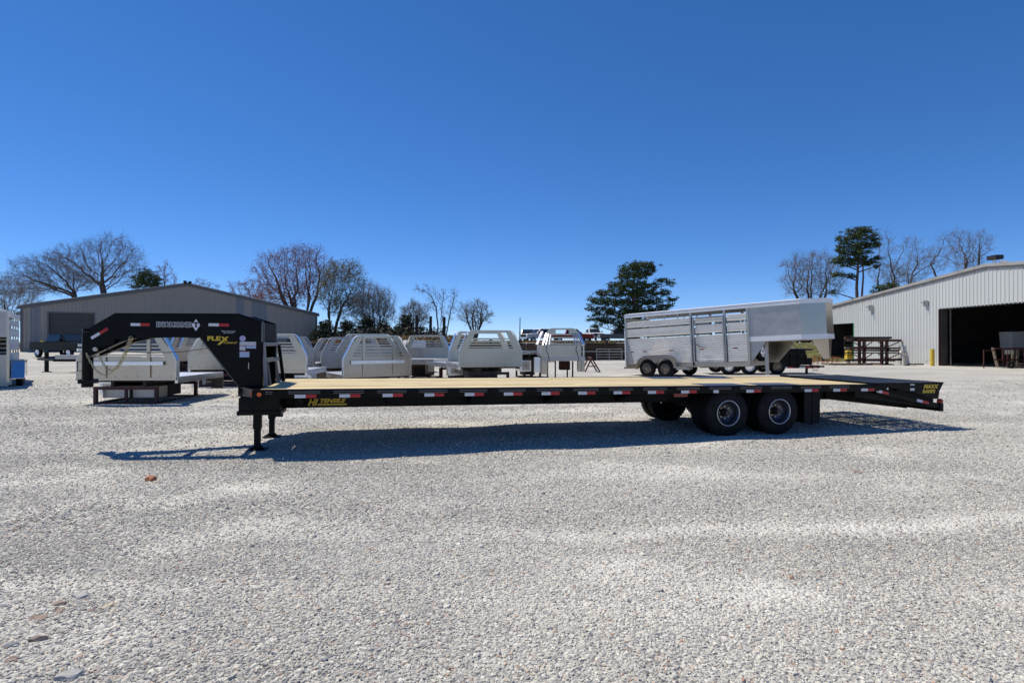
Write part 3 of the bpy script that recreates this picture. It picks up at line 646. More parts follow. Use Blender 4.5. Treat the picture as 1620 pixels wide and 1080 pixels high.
    # corner marker light
    b = MB(); b.cyl((-0.46, -0.018, 0.875), (-0.46, 0.0, 0.875), 0.03, n=18); b.build('marker_light', amber, TR)
    b = MB(); b.box((-0.555, -0.01, 0.80), (-0.38, 0.08, DH + 0.002)); b.build('corner_post', black, TR, bevel=0.004)
    b = MB(); b.box((-0.60, 0.13, 0.845), (-0.585, 0.15, 0.90)); b.build('side_marker', amber, TR)
    b = MB(); b.box((6.02, 0.25, 0.735), (6.28, 0.27, 0.79)); b.build('side_marker', redlens, TR)
    # jacks with feet and crank arm
    for y, nm in ((0.69, 0), (W - 0.69, 1)):
        zg = tz(-0.6)
        MB().box((-0.665, y - 0.055, 0.30), (-0.555, y + 0.055, 0.93 if nm == 0 else 0.8)).build('jack_tube', blackmatte, TR, bevel=0.005)
        MB().box((-0.652, y - 0.043, zg + 0.02), (-0.568, y + 0.043, 0.31)).build('jack_leg', blackmatte, TR, bevel=0.004)
        ft = MB(); ft.box((-0.74, y - 0.12, zg - 0.01), (-0.48, y + 0.12, zg + 0.012)); ft.prism([(-0.72, y - 0.01, zg + 0.012), (-0.5, y - 0.01, zg + 0.012), (-0.57, y - 0.01, zg + 0.07), (-0.65, y - 0.01, zg + 0.07)], (0, 0.02, 0)); ft.build('jack_foot', blackmatte, TR)
    b = MB(); b.bar((-0.552, W - 0.72, 0.35), (-0.43, W - 0.72, 0.35), 0.035); b.bar((-0.435, W - 0.72, 0.35), (-0.435, W - 0.72, 0.50), 0.014); b.build('jack_crank', blackmatte, TR)
    # ---- neck: two converging beams
    def neck_side(yr, yf, sgn):
        # profile in (s,z); rear at y=yr, front (coupler) at y=yf
        def Y(s): t = min(1, max(0, (-0.9 - s) / 2.1)); return yr + (yf - yr) * t
        topp = [(-0.56, 1.895), (-0.88, 2.0), (-2.62, 1.985), (-3.02, 1.735)]
        bot = [(-0.56, 1.62), (-0.88, 1.645), (-1.40, 1.668), (-2.25, 1.675), (-2.52, 1.60), (-2.98, 1.37)]
        b = MB(); th = 0.012
        def strip(prof_t, prof_b, y_off):
            ss_ = sorted({p[0] for p in prof_t} | {p[0] for p in prof_b})
            def ev(pr, s):
                pr = sorted(pr)
                if s <= pr[0][0]: return pr[0][1]
                for (a, za), (c, zc) in zip(pr, pr[1:]):
                    if a <= s <= c: return za + (zc - za) * (s - a) / (c - a)
                return pr[-1][1]
            ss_ = [s for s in ss_ if s >= -3.0] + ([-3.0] if -3.0 not in ss_ else [])
            ss_.sort()
            for a, c in zip(ss_, ss_[1:]):
                b.hexa([(a, Y(a) - th, ev(prof_b, a)), (c, Y(c) - th, ev(prof_b, c)), (c, Y(c) + th, ev(prof_b, c)), (a, Y(a) + th, ev(prof_b, a))],
                       [(a, Y(a) - th, ev(prof_t, a)), (c, Y(c) - th, ev(prof_t, c)), (c, Y(c) + th, ev(prof_t, c)), (a, Y(a) + th, ev(prof_t, a))])
            for pr, dz in ((prof_t, 0.0), (prof_b, -0.016)):
                pr = sorted(pr); pr = [p for p in pr if p[0] >= -3.01]
                if pr[0][0] > -3.0: pr = [(-3.0, ev(sorted(prof_t if dz == 0 else prof_b), -3.0))] + pr
                for (a, za), (c, zc) in zip(pr, pr[1:]):
                    b.hexa([(a, Y(a) - 0.06, za + dz), (c, Y(c) - 0.06, zc + dz), (c, Y(c) + 0.06, zc + dz), (a, Y(a) + 0.06, za + dz)],
                           [(a, Y(a) - 0.06, za + dz + 0.016), (c, Y(c) - 0.06, zc + dz + 0.016), (c, Y(c) + 0.06, zc + dz + 0.016), (a, Y(a) + 0.06, za + dz + 0.016)])
        strip(topp, bot, 0)
        b.build('neck_beam', black, TR)
        # gusset / upright plate
        g = MB(); yy = yr - 0.07 if sgn > 0 else yr + 0.058
        g.prism([(-1.40, yy, 1.667), (-0.88, yy, 0.94), (-0.88, yy, 0.80), (-0.57, yy, 0.80), (-0.57, yy, 1.89), (-0.70, yy, 1.93), (-0.9, yy, 1.99), (-1.40, yy, 1.987)], (0, 0.012, 0))
        g.build('gusset_plate', black, TR)
        g = MB(); g.bar((-1.41, yr, 1.665), (-0.875, yr, 0.93), 0.15, 0.012, up=(0, 1, 0) if False else (0, 0, 1)); g.build('gusset_flange', black, TR)
        MB().bar((-1.40, yr - 0.074 * sgn, 1.660), (-0.872, yr - 0.074 * sgn, 0.935), 0.006).build('edge_highlight_strip', pinline, TR)  # pale strip modelled as a highlight along the flange edge
        MB().box((-0.60, yr - 0.056, 0.80), (-0.545, yr + 0.056, 1.885)).build('neck_upright', black, TR, bevel=0.004)
    neck_side(0.74, 1.12, 1); neck_side(W - 0.74, W - 1.12, -1)
    b = MB()
    for s, hw in ((-1.42, 0.44), (-2.2, 0.28), (-2.9, 0.18)): b.box((s - 0.03, W / 2 - hw, 1.69), (s + 0.03, W / 2 + hw, 1.80))
    b.build('neck_cross_brace', blackmatte, TR)
    # toolbox front between uprights (rear face plate)
    MB().box((-0.56, 0.80, 1.545), (-0.545, W - 0.80, 1.89)).build('neck_rear_plate', rubber, TR)
    # coupler
    cx, cy = -3.085, W / 2
    b = MB(); b.cyl((cx, cy, 1.0), (cx, cy, 1.775), 0.072, n=18); b.build('coupler_tube', black, TR)
    b = MB(); b.lathe([(0, 0.084), (0.03, 0.082), (0.055, 0.05), (0.065, 0.001)], (cx, cy, 1.765), (0, 0, 1), 18); b.build('coupler_cap', black, TR)
    b = MB(); b.box((cx - 0.09, cy - 0.09, 0.955), (cx + 0.11, cy + 0.09, 1.02)); b.cyl((cx, cy, 0.90), (cx, cy, 0.955), 0.075, n=16); b.build('coupler_foot', blackmatte, TR, bevel=0.006)
    b = MB(); b.box((cx, cy - 0.17, 1.40), (cx + 0.10, cy + 0.17, 1.72)); b.build('coupler_plate', black, TR, bevel=0.006)
    b = MB(); b.tube([(cx - 0.06, cy - 0.02, 1.28), (cx - 0.12, cy - 0.02, 1.28), (cx - 0.12, cy - 0.02, 1.14), (cx - 0.06, cy - 0.02, 1.14)], 0.006, 6); b.build('coupler_handle', darksteel, TR)
    b = MB(); b.cyl((-2.86, 1.0, 1.47), (-2.86, 0.96, 1.47), 0.03, n=12); b.build('breakaway_switch', alud, TR)
    # safety chains: links along catenaries
    lk = MB(); n = 10
    pts = [(0.019 * math.cos(a) * 0.75, 0, 0.019 * math.sin(a) * 1.35) for a in [2 * math.pi * i / n for i in range(n)]]
    for i in range(n): lk.cyl(pts[i], pts[(i + 1) % n], 0.0048, n=5, cap=False)
    lkm = lk.mesh('chain_link', goldchain)
    def chain(P, Q, sag, name_parent):
        P = Vector(P); Q = Vector(Q); e = bpy.data.objects.new('safety_chain', None); COL.objects.link(e); e.parent = TR
        N = 200; c = []
        for i in range(N + 1):
            t = i / N; p = P.lerp(Q, t); p.z -= sag * 4 * t * (1 - t); c.append(p)
        acc = 0; k = 0; last = c[0]
        for a, d in zip(c, c[1:]):
            acc += (d - a).length
            if acc >= 0.036:
                acc = 0; dirv = (d - a).normalized(); q = dirv.to_track_quat('Z', 'Y').to_euler()
                o = inst(lkm, 'chain_link', e, d, q); o.rotation_euler = (dirv.to_track_quat('Z', 'Y') @ Vector((0, 0, 1)).rotation_difference(Vector((0, 0, 1)))).to_euler()
                if k % 2: o.rotation_euler = (dirv.to_track_quat('Z', 'Y').to_matrix() @ Matrix.Rotation(R(90), 3, 'Z')).to_euler()
                k += 1
    chain((-2.98, 0.98, 1.43), (-2.40, 0.93, 1.63), 0.43, TR)
    chain((-2.83, 1.0, 1.40), (-2.39, 0.95, 1.62), 0.34, TR)
    b = MB(); b.lathe([(0, 0.02), (0.012, 0.034), (0.024, 0.02), (0.012, 0.012), (0, 0.02)], (-2.38, 0.90, 1.64), (0, 1, 0), 14); b.build('chain_ring', goldchain, TR)
    b = MB(); cp = [(-2.72, 0.97, 1.47), (-2.4, 0.95, 1.435), (-2.1, 0.93, 1.42), (-1.7, 0.9, 1.44), (-1.35, 0.86, 1.50), (-1.2, 0.80, 1.56)]; b.tube(cp, 0.007, 6); b.build('breakaway_cable', darksteel, TR)
    # decals on the near neck beam
    yb = lambda s: 0.74 + (1.12 - 0.74) * min(1, max(0, (-0.9 - s) / 2.1)) - 0.0615
    sl = math.atan2(-(1.12 - 0.74), 2.1)
    def onneck(s, z): return (s, yb(s) - 0.003, z)
    fp = MB()   # outer side plate closing the near beam between its flanges
    for (a, c, t0, t1, b0, b1) in ((-2.62, -1.40, 1.985, 1.987, 1.62, 1.668), (-2.97, -2.62, 1.77, 1.985, 1.395, 1.56)):
        fp.hexa([(a, yb(a) - 0.001, b0), (c, yb(c) - 0.001, b1), (c, yb(c) + 0.01, b1), (a, yb(a) + 0.01, b0)], [(a, yb(a) - 0.001, t0), (c, yb(c) - 0.001, t1), (c, yb(c) + 0.01, t1), (a, yb(a) + 0.01, t0)])
    fp.build('neck_side_plate', black, TR)
    rz = sl
    def decal_quad(s, z, w, h, m, name='reflective_tape', tilt=0.0, mats=None):
        b = MB(); 
        if mats: b.box((-w / 2, -0.001, -h / 2), (0, 0.0, h / 2)); b.cur = 1; b.box((0, -0.001, -h / 2), (w / 2, 0.0, h / 2)); o = b.build(name, mats, TR)
        else: o = b.box((-w / 2, -0.001, -h / 2), (w / 2, 0, h / 2)).build(name, m, TR)
        o.location = onneck(s, z); o.rotation_euler = (0, -tilt, rz); return o
    decal_quad(-2.267, 1.835, 0.272, 0.042, None, mats=[whitetape, redtape])
    decal_quad(-2.83, 1.70, 0.27, 0.042, None, tilt=R(32), mats=[whitetape, redtape])
    yg = 0.67 - 0.0015
    o = MB().box((-0.137, -0.001, -0.021), (0, 0, 0.021)); o.cur = 1; o.box((0, -0.001, -0.021), (0.137, 0, 0.021)); o = o.build('reflective_tape', [whitetape, redtape], TR); o.location = (-1.15, yg - 0.001, 1.843)
    # DIAMOND T logo
    s_t = -1.485
    d = MB(); d.add([(0, -0.002, 0.088), (0.062, -0.002, 0), (0, -0.002, -0.088), (-0.062, -0.002, 0)], [(0, 1, 2, 3)]); o = d.build('diamond_badge', decalw, TR); o.location = onneck(s_t, 1.838); o.location.y -= 0.002; o.rotation_euler = (0, 0, rz)
    p = onneck(s_t, 1.838); text('T', 0.098, black, TR, (p[0], p[1] - 0.006, p[2]), (R(90), 0, rz), offset=0.005)
    sr_ = MB().box((-0.018, -0.001, -0.036), (0.018, 0, -0.029)).build('lettering', black, TR); sr_.location = (p[0], p[1] - 0.005, p[2]); sr_.rotation_euler = (0, 0, rz)
    p = onneck(-1.785, 1.838); text('DIAMOND', 0.088, decalg, TR, (p[0], p[1] - 0.002, p[2]), (R(90), 0, rz), offset=0.011, sx=1.18, space=1.04)
    text('DIAMOND', 0.088, black, TR, (p[0], p[1] - 0.0045, p[2]), (R(90), 0, rz), offset=0.0, sx=1.18, space=1.04)
    # FLEX Control
    text('FLE', 0.085, yellow, TR, (-1.215, yg - 0.002, 1.640), (R(90), 0, 0), offset=0.004, sx=1.45)
    b = MB(); b.add([(-0.012, 0, 0.03), (0.022, 0, 0.03), (0.085, 0, -0.03), (0.05, 0, -0.03)], [(0, 1, 2, 3)]); b.add([(0.062, 0.0005, 0.03), (0.096, 0.0005, 0.03), (-0.02, 0.0005, -0.088), (-0.06, 0.0005, -0.088)], [(0, 1, 2, 3)]); o = b.build('lettering', yellow, TR); o.location = (-1.11, yg - 0.003, 1.640)
    text('Control', 0.046, yellow, TR, (-1.00, yg - 0.002, 1.585), (R(90), 0, 0), shear=0.3, sx=1.2, offset=0.001)
    for z, w_, tx in ((1.752, 0.17, 'Missouri Feed Supply'), (1.728, 0.14, 'Sales & Service'),):
        text(tx, 0.026, decalw, TR, (-1.02, yg - 0.002, z), (R(90), 0, 0), sx=0.85)
    # round seal and label stickers
    b = MB(); b.cyl((0, 0, 0), (0, -0.002, 0), 0.042, n=24); o = b.build('round_seal', mat('seal_blue', (0.40, 0.38, 0.60), 0.5), TR); o.location = (-0.825, yg, 1.648)
    st = mat('sticker_grey', (0.50, 0.52, 0.55), 0.5, var=0.3, scale=60)
    stb = mat('sticker_blue', (0.36, 0.44, 0.62), 0.5, var=0.25, scale=60)
    for (a, c, z0, z1, m_) in ((-0.865, -0.64, 1.545, 1.60, st), (-0.865, -0.785, 1.47, 1.535, st), (-0.775, -0.64, 1.50, 1.54, stb), (-0.865, -0.73, 1.37, 1.45, stb)):
        MB().box((a, yg - 0.002, z0), (c, yg, z1)).build('sticker', m_, TR)
    MB().box((-0.865, yg - 0.0025, 1.535), (-0.785, yg, 1.542)).build('sticker_stripe', redp, TR); MB().box((-0.865, yg - 0.0025, 1.452), (-0.73, yg, 1.459)).build('sticker_stripe', redp, TR)
    b = MB(); b.tube([(-0.735, yg, 1.29), (-0.735, yg - 0.02, 1.285), (-0.735, yg - 0.02, 1.20), (-0.735, yg, 1.195)], 0.008, 6); b.build('grab_handle', alud, TR)
    # pale grey edge along the near upright, small plate
    MB().box((-0.566, 0.668, 1.60), (-0.553, 0.685, 1.885)).build('upright_edge', pinline, TR)
    # step ladder / headboard frame behind the neck
    st_ = MB()
    for (a, c) in (((-0.545, 0.72, 1.60), (-0.60 + 0.0, 0.72, 0.94)),): st_.bar(a, (-0.50, 0.70, 0.94), 0.045)
    st_.build('step_post', pinline, TR)
    MB().bar((-0.50, 1.78, 1.545), (-0.42, 1.78, 0.935), 0.05).build('step_post', black, TR)
    sm = mat('step_grip', (0.20, 0.20, 0.205), 0.45, 0.5, var=0.2, scale=60)
    for z, s in ((1.565, -0.53), (1.32, -0.50)): MB().box((s - 0.06, 0.69, z - 0.028), (s + 0.02, 1.80, z + 0.028)).build('step_rung', sm, TR, bevel=0.004)
    for y in (0.88, 1.62): MB().bar((-0.52, y, 1.30), (-0.47, y, 0.935), 0.03).build('step_strut', pinline, TR)
    # HI TENSILE on the near beam
    yb2 = 0.67 - 0.003
    MB().box((-0.1, 0.669, 0.632), (9.4, 0.674, 0.853)).build('beam_side_plate', blackmatte, TR)
    text('HI', 0.135, yellow, TR, (0.160, yb2, 0.684), (R(90), 0, 0), offset=0.006, shear=0.35, sx=0.95)
    text('TENSILE', 0.082, yellow, TR, (0.445, yb2, 0.706), (R(90), 0, 0), offset=0.004, shear=0.35, sx=1.25)
    b = MB(); b.add([(0.235, yb2, 0.639), (0.665, yb2, 0.639), (0.675, yb2, 0.662), (0.245, yb2, 0.662)], [(0, 1, 2, 3)]); b.build('lettering', yellow, TR)
    # mudflaps
    for y0_ in (0.05, W - 0.65): MB().box((8.47, y0_, 0.20), (8.80, y0_ + 0.012, 0.80)).build('mud_flap', rubber, TR) if False else MB().box((8.62, y0_, 0.23), (8.635, y0_ + 0.6, 0.80)).build('mud_flap', rubber, TR)
    MB().box((8.46, 0.06, 0.25), (8.79, 0.075, 0.80)).build('side_flap', rubber, TR)
    # axles and dual wheels
    for s in (6.92, 7.93):
        zc = tz(s) + 0.398
        MB().cyl((s, 0.3, zc), (s, W - 0.3, zc), 0.06, n=12).build('axle', blackmatte, TR)
        for side in (0, 1):
            for k in (0, 1):
                y = (0.04 + 0.31 * k) if side == 0 else (W - 0.04 - 0.31 * k)
                e = bpy.data.objects.new('wheel', None); COL.objects.link(e); e.parent = TR; e.location = (s, y, zc)
                if side: e.rotation_euler = (0, 0, math.pi)
                inst(T_BIG, 'tyre', e)
                if k == 0: inst(RIMD, 'rim', e); inst(RIML, 'rim_lip', e); inst(HUB, 'hub', e); inst(STUDS, 'wheel_studs', e)
        MB().box((s - 0.45, 0.62, zc + 0.12), (s + 0.45, 0.70, zc + 0.17)).build('leaf_spring', blackmatte, TR)
    # tread-plate covers over the wheels, flush in the deck
    for y0_ in (0.09, W - 0.58):
        for a in (6.55, 7.60): MB().box((a, y0_, DH - 0.004), (a + 0.80, y0_ + 0.49, DH + 0.004)).build('wheel_cover_plate', tread, TR)
    # dovetail
    for y in (0.02, W - 0.10):
        b = MB(); b.hexa([(9.35, y, 0.66), (11.40, y, 0.455), (11.40, y + 0.08, 0.455), (9.35, y + 0.08, 0.66)], [(9.35, y, 0.70), (11.40, y, 0.50), (11.40, y + 0.08, 0.50), (9.35, y + 0.08, 0.70)]) if False else b
        b.hexa([(9.98, y, 0.765), (11.42, y, 0.475), (11.42, y + 0.08, 0.475), (9.98, y + 0.08, 0.765)], [(9.98, y, 0.845), (11.42, y, 0.555), (11.42, y + 0.08, 0.555), (9.98, y + 0.08, 0.845)])
        b.build('dovetail_rail', black, TR, bevel=0.003)
    for y in (0.74, W - 0.74):
        b = MB(); b.hexa([(9.5, y - .06, 0.61), (11.42, y - .06, 0.40), (11.42, y + .06, 0.40), (9.5, y + .06, 0.61)], [(9.5, y - .06, 0.86), (11.42, y - .06, 0.49), (11.42, y + .06, 0.49), (9.5, y + .06, 0.86)]); b.build('dovetail_beam', blackmatte, TR)
    MB().box((11.42, 0.0, 0.42), (11.50, W, 0.57)).build('tail_bumper', blackmatte, TR, bevel=0.006)
    dm = MB(); 
    for i in range(8):
        s = 10.1 + i * 0.18; zz = 0.80 - (s - 10.0) * 0.201; dm.box((s, 0.10, zz - 0.05), (s + 0.05, W - 0.10, zz))
    dm.build('dovetail_slats', blackmatte, TR)
    def tape_on(s, z, tilt):
        b = MB(); b.box((-0.13, -0.002, -0.024), (0, 0, 0.024)); b.cur = 1; b.box((0, -0.002, -0.024), (0.15, 0, 0.024)); o = b.build('reflective_tape', [whitetape, redtape], TR); o.location = (s, 0.018, z); o.rotation_euler = (0, tilt, 0)
    tape_on(10.10, 0.795, 0.2); tape_on(11.02, 0.61, 0.2)
    for y in (0.12, W - 0.13): MB().prism([(9.6, y, 0.70), (11.40, y, 0.46), (11.40, y, 0.90), (9.6, y, 0.90)], (0, 0.01, 0)).build('tail_shade_plate', blackmatte, TR)  # black plates added in place of the shadowed interior under the ramps
    # tail lights
    for y in (0.03, W - 0.15):
        for z in (0.60, 0.49): MB().cyl((11.50, y + 0.06, z), (11.54, y + 0.06, z), 0.05, n=14).build('tail_light', redlens, TR)
    # folded ramps: two halves with side plates and expanded mesh top
    for k, (ya, yb_) in enumerate(((0.02, 1.255), (1.295, W - 0.02))):
        e = bpy.data.objects.new('folding_ramp', None); COL.objects.link(e); e.parent = TR
        for y in (ya, yb_ - 0.02):
            b = MB(); b.prism([(9.97, y, 0.945), (9.99, y, 0.905), (10.35, y, 0.865), (10.75, y, 0.79), (11.30, y, 0.655), (11.40, y, 0.655), (11.42, y, 0.80), (11.52, y, 0.955)], (0, 0.02, 0)); b.build('ramp_side', black, e)
        b = MB(); b.box((9.97, ya, 0.945), (10.05, yb_, 0.965)); b.box((11.44, ya, 0.945), (11.52, yb_, 0.968)); b.box((10.05, ya, 0.945), (11.44, ya + 0.05, 0.965)); b.box((10.05, yb_ - 0.05, 0.945), (11.44, yb_, 0.965)); b.box((10.05, (ya + yb_) / 2 - .02, 0.945), (11.44, (ya + yb_) / 2 + .02, 0.962)); b.build('ramp_frame', black, e)
        b = MB(); n1 = 46
        for i in range(n1):
            s = 10.05 + (1.39) * (i + 0.5) / n1; b.box((s - 0.007, ya + 0.05, 0.950), (s + 0.007, yb_ - 0.05, 0.961))
        for j in range(16):
            y = ya + 0.05 + (yb_ - ya - 0.1) * (j + 0.5) / 16; b.box((10.05, y - 0.006, 0.9495), (11.44, y + 0.006, 0.956))
        b.build('ramp_grating', meshm, e)
        b = MB(); 
        for s in (10.5, 10.9): b.box((s, ya + 0.02, 0.80), (s + 0.05, yb_ - 0.02, 0.86))
        b.build('ramp_cross_bar', blackmatte, e)
    text('MAXX', 0.098, yellow, TR, (11.205, 0.016, 0.885), (R(90), 0, 0), offset=0.006, shear=0.25, sx=1.15)
    text('RAMPS', 0.088, yellow, TR, (11.16, 0.016, 0.795), (R(90), 0, 0), offset=0.005, shear=0.25, sx=1.08)
    for z in (0.925, 0.84): MB().box((10.73, 0.014, z - 0.024 if z < .9 else z - 0.012), (10.83, 0.0155, z + 0.02 if z < .9 else z + 0.012)).build('reflective_tape', whitetape, TR)
    MB().cyl((10.08, 0.0, 0.87), (10.08, 0.03, 0.87), 0.028, n=12).build('tie_ring', alud, TR); MB().cyl((10.20, 0.0, 0.855), (10.20, 0.03, 0.855), 0.022, n=12).build('tie_ring', alud, TR)
build_trailer()

# ------------------------------------------------------------------ aluminium truck beds
def truck_bed(label, px, Y, alpha, w=2.4, zb=0.6, zt=1.8, L=2.6, slots=True, taper=0.30, boxes=(), skirt=0, style='slot', tilt=0.0, ladder=False, uprights=True, dull=False, deckh=0.12, vehicle_leg=True, stand=True, standlabel=None, standmat=None, flip=False, under=(), numbers=None, boxdrop=0.42):
    """local x: along rack, left corner at 0; local +y: deck behind rack. Rack stands on the deck."""
    x0 = X(px, Y); z0 = g1(x0, Y)
    t = thing('truck_bed', label, 'truck bed', (x0, Y, z0), R(alpha), group='aluminium truck beds standing in the yard', rx=tilt)
    A = alud if dull else alu
    zb -= z0; zt -= z0; H = zt - zb; r = 0.16
    def outline(inset=0.0, zlow=0.0):
        wx = w - 2 * inset; pts = []
        zk = 0.42 * H        # vertical up to here, then slants in
        pts.append((inset, zb + zlow + inset)); pts.append((inset, zb + zk))
        a = Vector((taper + inset * 0.8, zt - inset)); k = Vector((inset, zb + zk))
        # rounded shoulder
        dirv = (k - a).normalized(); rr = 0.16
        for i in range(5):
            u = i / 4; p1 = a + dirv * rr; p2 = a + Vector((rr, 0)); q = p1 * (1 - u) ** 2 + a * 2 * u * (1 - u) + p2 * u * u; pts.append((q.x, q.y))
        m_ = [(w - x, z) for x, z in pts[::-1]]
        return pts + m_
    out = outline()
    # perimeter band (wraps round the rack, 0.15 deep)
    def band(b, O, dep, th=0.012, y0=0.0):
        n = len(O); c = Vector((w / 2, (zb + zt) / 2))
        for i in range(n - 1):
            p = Vector(O[i]); q = Vector(O[i + 1]); d = (q - p).normalized(); nrm = Vector((d.y, -d.x))
            if nrm.dot(c - (p + q) / 2) < 0: nrm = -nrm
            pi = p + nrm * th; qi = q + nrm * th
            b.hexa([(p.x, y0, p.y), (q.x, y0, q.y), (qi.x, y0, qi.y), (pi.x, y0, pi.y)], [(p.x, y0 + dep, p.y), (q.x, y0 + dep, q.y), (qi.x, y0 + dep, qi.y), (pi.x, y0 + dep, pi.y)])
    b = MB(); band(b, out, 0.16); b.build('rack_frame', alub if not dull else A, t)
    # face plate split: solid lower, slotted upper
    zs = zb + H * 0.48; ztop = zt - H * 0.07
    def xin(z):
        zk = zb + 0.42 * H
        if z <= zk: return 0.0
        return (z - zk) / (zt - zk) * taper
    b = MB(); b.prism([(0, 0.012, zb), (w, 0.012, zb), (w, 0.012, zb + .42 * H), (w - xin(zs), 0.012, zs), (xin(zs), 0.012, zs), (0, 0.012, zb + .42 * H)], (0, 0.01, 0)); b.build('rack_plate', A, t)
    # upper plate margins
    ml = 0.26; cen = w * 0.5
    b = MB()
    for sgn in (0, 1):
        f = (lambda x: x) if sgn == 0 else (lambda x: w - x)
        sh = [(xin(zs), zs), (xin(zs) + ml, zs), (taper + ml, zt - 0.01), (taper + 0.10, zt - 0.01), (taper + 0.01, zt - 0.13)]
        pts = [(f(x), 0.012, z) for x, z in sh]
        b.prism(pts, (0, 0.01, 0))
    b.box((taper + ml - 0.02, 0.012, ztop), (w - taper - ml + 0.02, 0.022, zt - 0.008)); b.build('rack_shoulder', A, t)
    # horizontal slats in the window
    nsl = 4; zw = zs + (ztop - zs) * 0.70; hs = (zw - zs) / nsl
    for i in range(nsl):
        z = zs + hs * (0.34 + i * 1.0)
        a = xin(z) + ml - 0.03; sl_ = MB().box((a, 0.004, z), (w - a, 0.030, z + hs * 0.42)); sl_.build('rack_slat', A, t)
    if uprights:
        for x in (w * 0.27, w * 0.71): MB().box((x, -0.03, zb + 0.03), (x + 0.08, 0.004, zt - 0.03)).build('rack_upright', A, t)
        MB().box((w * 0.1, -0.075, zb + H * 0.30), (w * 0.88, -0.0305, zb + H * 0.38)).build('rack_cross_rail', alub, t)
    MB().box((-0.0, -0.02, zb - 0.04), (w, 0.05, zb + 0.012)).build('rack_base_rail', A, t)
    # rivets
    if stand: MB().box((w * 0.22, L * 0.35, 0.16), (w * 0.72, L * 0.6, zb - 0.205)).build('underside_shade_box', darksteel, t)  # dark box added so the underside of the bed looks shaded
    for (ua, ub) in under:
        MB().box((ua, 0.25, 0.16), (ub, 0.7, zb - 0.21)).build('under_box', alud, t, bevel=0.01)
    rv = MB()
    for i in range(9): rv.cyl((w * (i + .5) / 9, -0.001 + 0.012, zb + 0.06), (w * (i + .5) / 9, 0.004, zb + 0.06), 0.012, n=6)
    rv.build('rivets', darksteel, t)
    # deck
    b = MB(); b.box((0.0, 0.17, zb - 0.02), (w, L, zb + 0.03)); b.build('deck', alub if not dull else A, t)
    for sgn in (0, 1):
        x = 0 if sgn == 0 else w - 0.05
        MB().box((x - 0.01, 0.05, zb - deckh), (x + 0.06, L, zb + 0.045)).build('deck_side_rail', alub if not dull else A, t)
    MB().box((0, L, zb - deckh - 0.05), (w, L + 0.04, zb + 0.045)).build('rear_sill', A, t)
    # underframe
    b = MB()
    for x in (w * 0.32, w * 0.64): b.box((x, 0.1, zb - 0.20), (x + 0.08, L - 0.1, zb - 0.02))
    for k in range(4): b.box((0.06, 0.3 + k * (L - 0.7) / 3, zb - 0.10), (w - 0.06, 0.36 + k * (L - 0.7) / 3, zb - 0.02))
    b.build('underframe', darksteel, t)
    for (side, ya, yb_, h) in boxes:
        x = -0.02 if side == 0 else w - 0.48
        bx = MB().box((x, ya, zb - deckh - h), (x + 0.5, yb_, zb - deckh - 0.004)).build('toolbox', alub, t, bevel=0.008)
        MB().box((x + 0.08, ya - 0.012, zb - deckh - h + 0.07), (x + 0.42, ya - 0.001, zb - deckh - 0.07)).build('toolbox_door', alud, bx)
        MB().box((x - 0.012 if side == 0 else x + 0.5, ya + 0.06, zb - deckh - h + 0.06), (x - 0.001 if side == 0 else x + 0.512, yb_ - 0.06, zb - deckh - 0.06)).build('toolbox_door', alub, bx)
        MB().cyl((x + 0.25, ya - 0.02, zb - deckh - h * 0.5), (x + 0.25, ya - 0.012, zb - deckh - h * 0.5), 0.03, n=10).build('toolbox_latch', darksteel, bx)
    # rear skirt legs (tail panels)
    for x in (0.0, w - 0.34): MB().box((x, L + 0.0, zb - deckh - 0.34), (x + 0.34, L + 0.02, zb - deckh - 0.052)).build('tail_panel', A, t)
    for sx_ in (0.10, w - 0.22):
        MB().box((sx_, 0.021, zb - 0.0), (sx_ + 0.12, 0.03, zb + 0.07)).build('decal_plate', alud, t) if numbers else None
    if numbers: text(numbers, 0.10, darksteel, t, (w * 0.5, 0.009, zs - 0.09), (R(90), 0, 0), offset=0.003)
    if stand:
        sm = standmat or rust
        st = thing('steel_stand', standlabel or ('rusty steel stand under ' + label), 'stand', (x0, Y, z0), R(alpha), group='steel stands under the truck beds')
        a0, a1 = w * 0.17, w * 0.78; b0, b1 = 0.1, L * 0.8; h = zb - 0.205
        for x in (a0, a1):
            for y in (b0, b1): MB().box((x - 0.04, y - 0.04, 0), (x + 0.04, y + 0.04, h)).build('leg', sm, st)
        for y in (b0, b1):
            MB().box((a0 + .04, y - 0.035, h - 0.08), (a1 - .04, y + 0.035, h)).build('cross_bar', sm, st); MB().box((a0 + .04, y - 0.03, 0.01), (a1 - .04, y + 0.03, 0.07)).build('cross_bar', sm, st)
            MB().box(((a0 + a1) / 2 - 0.03, y - 0.03, 0.07), ((a0 + a1) / 2 + 0.03, y + 0.03, h - 0.08)).build('brace', sm, st)
        for x in (a0, a1): MB().box((x - 0.035, b0 + .04, 0.0), (x + 0.035, b1 - .04, 0.06)).build('side_bar', sm, st)
    return t

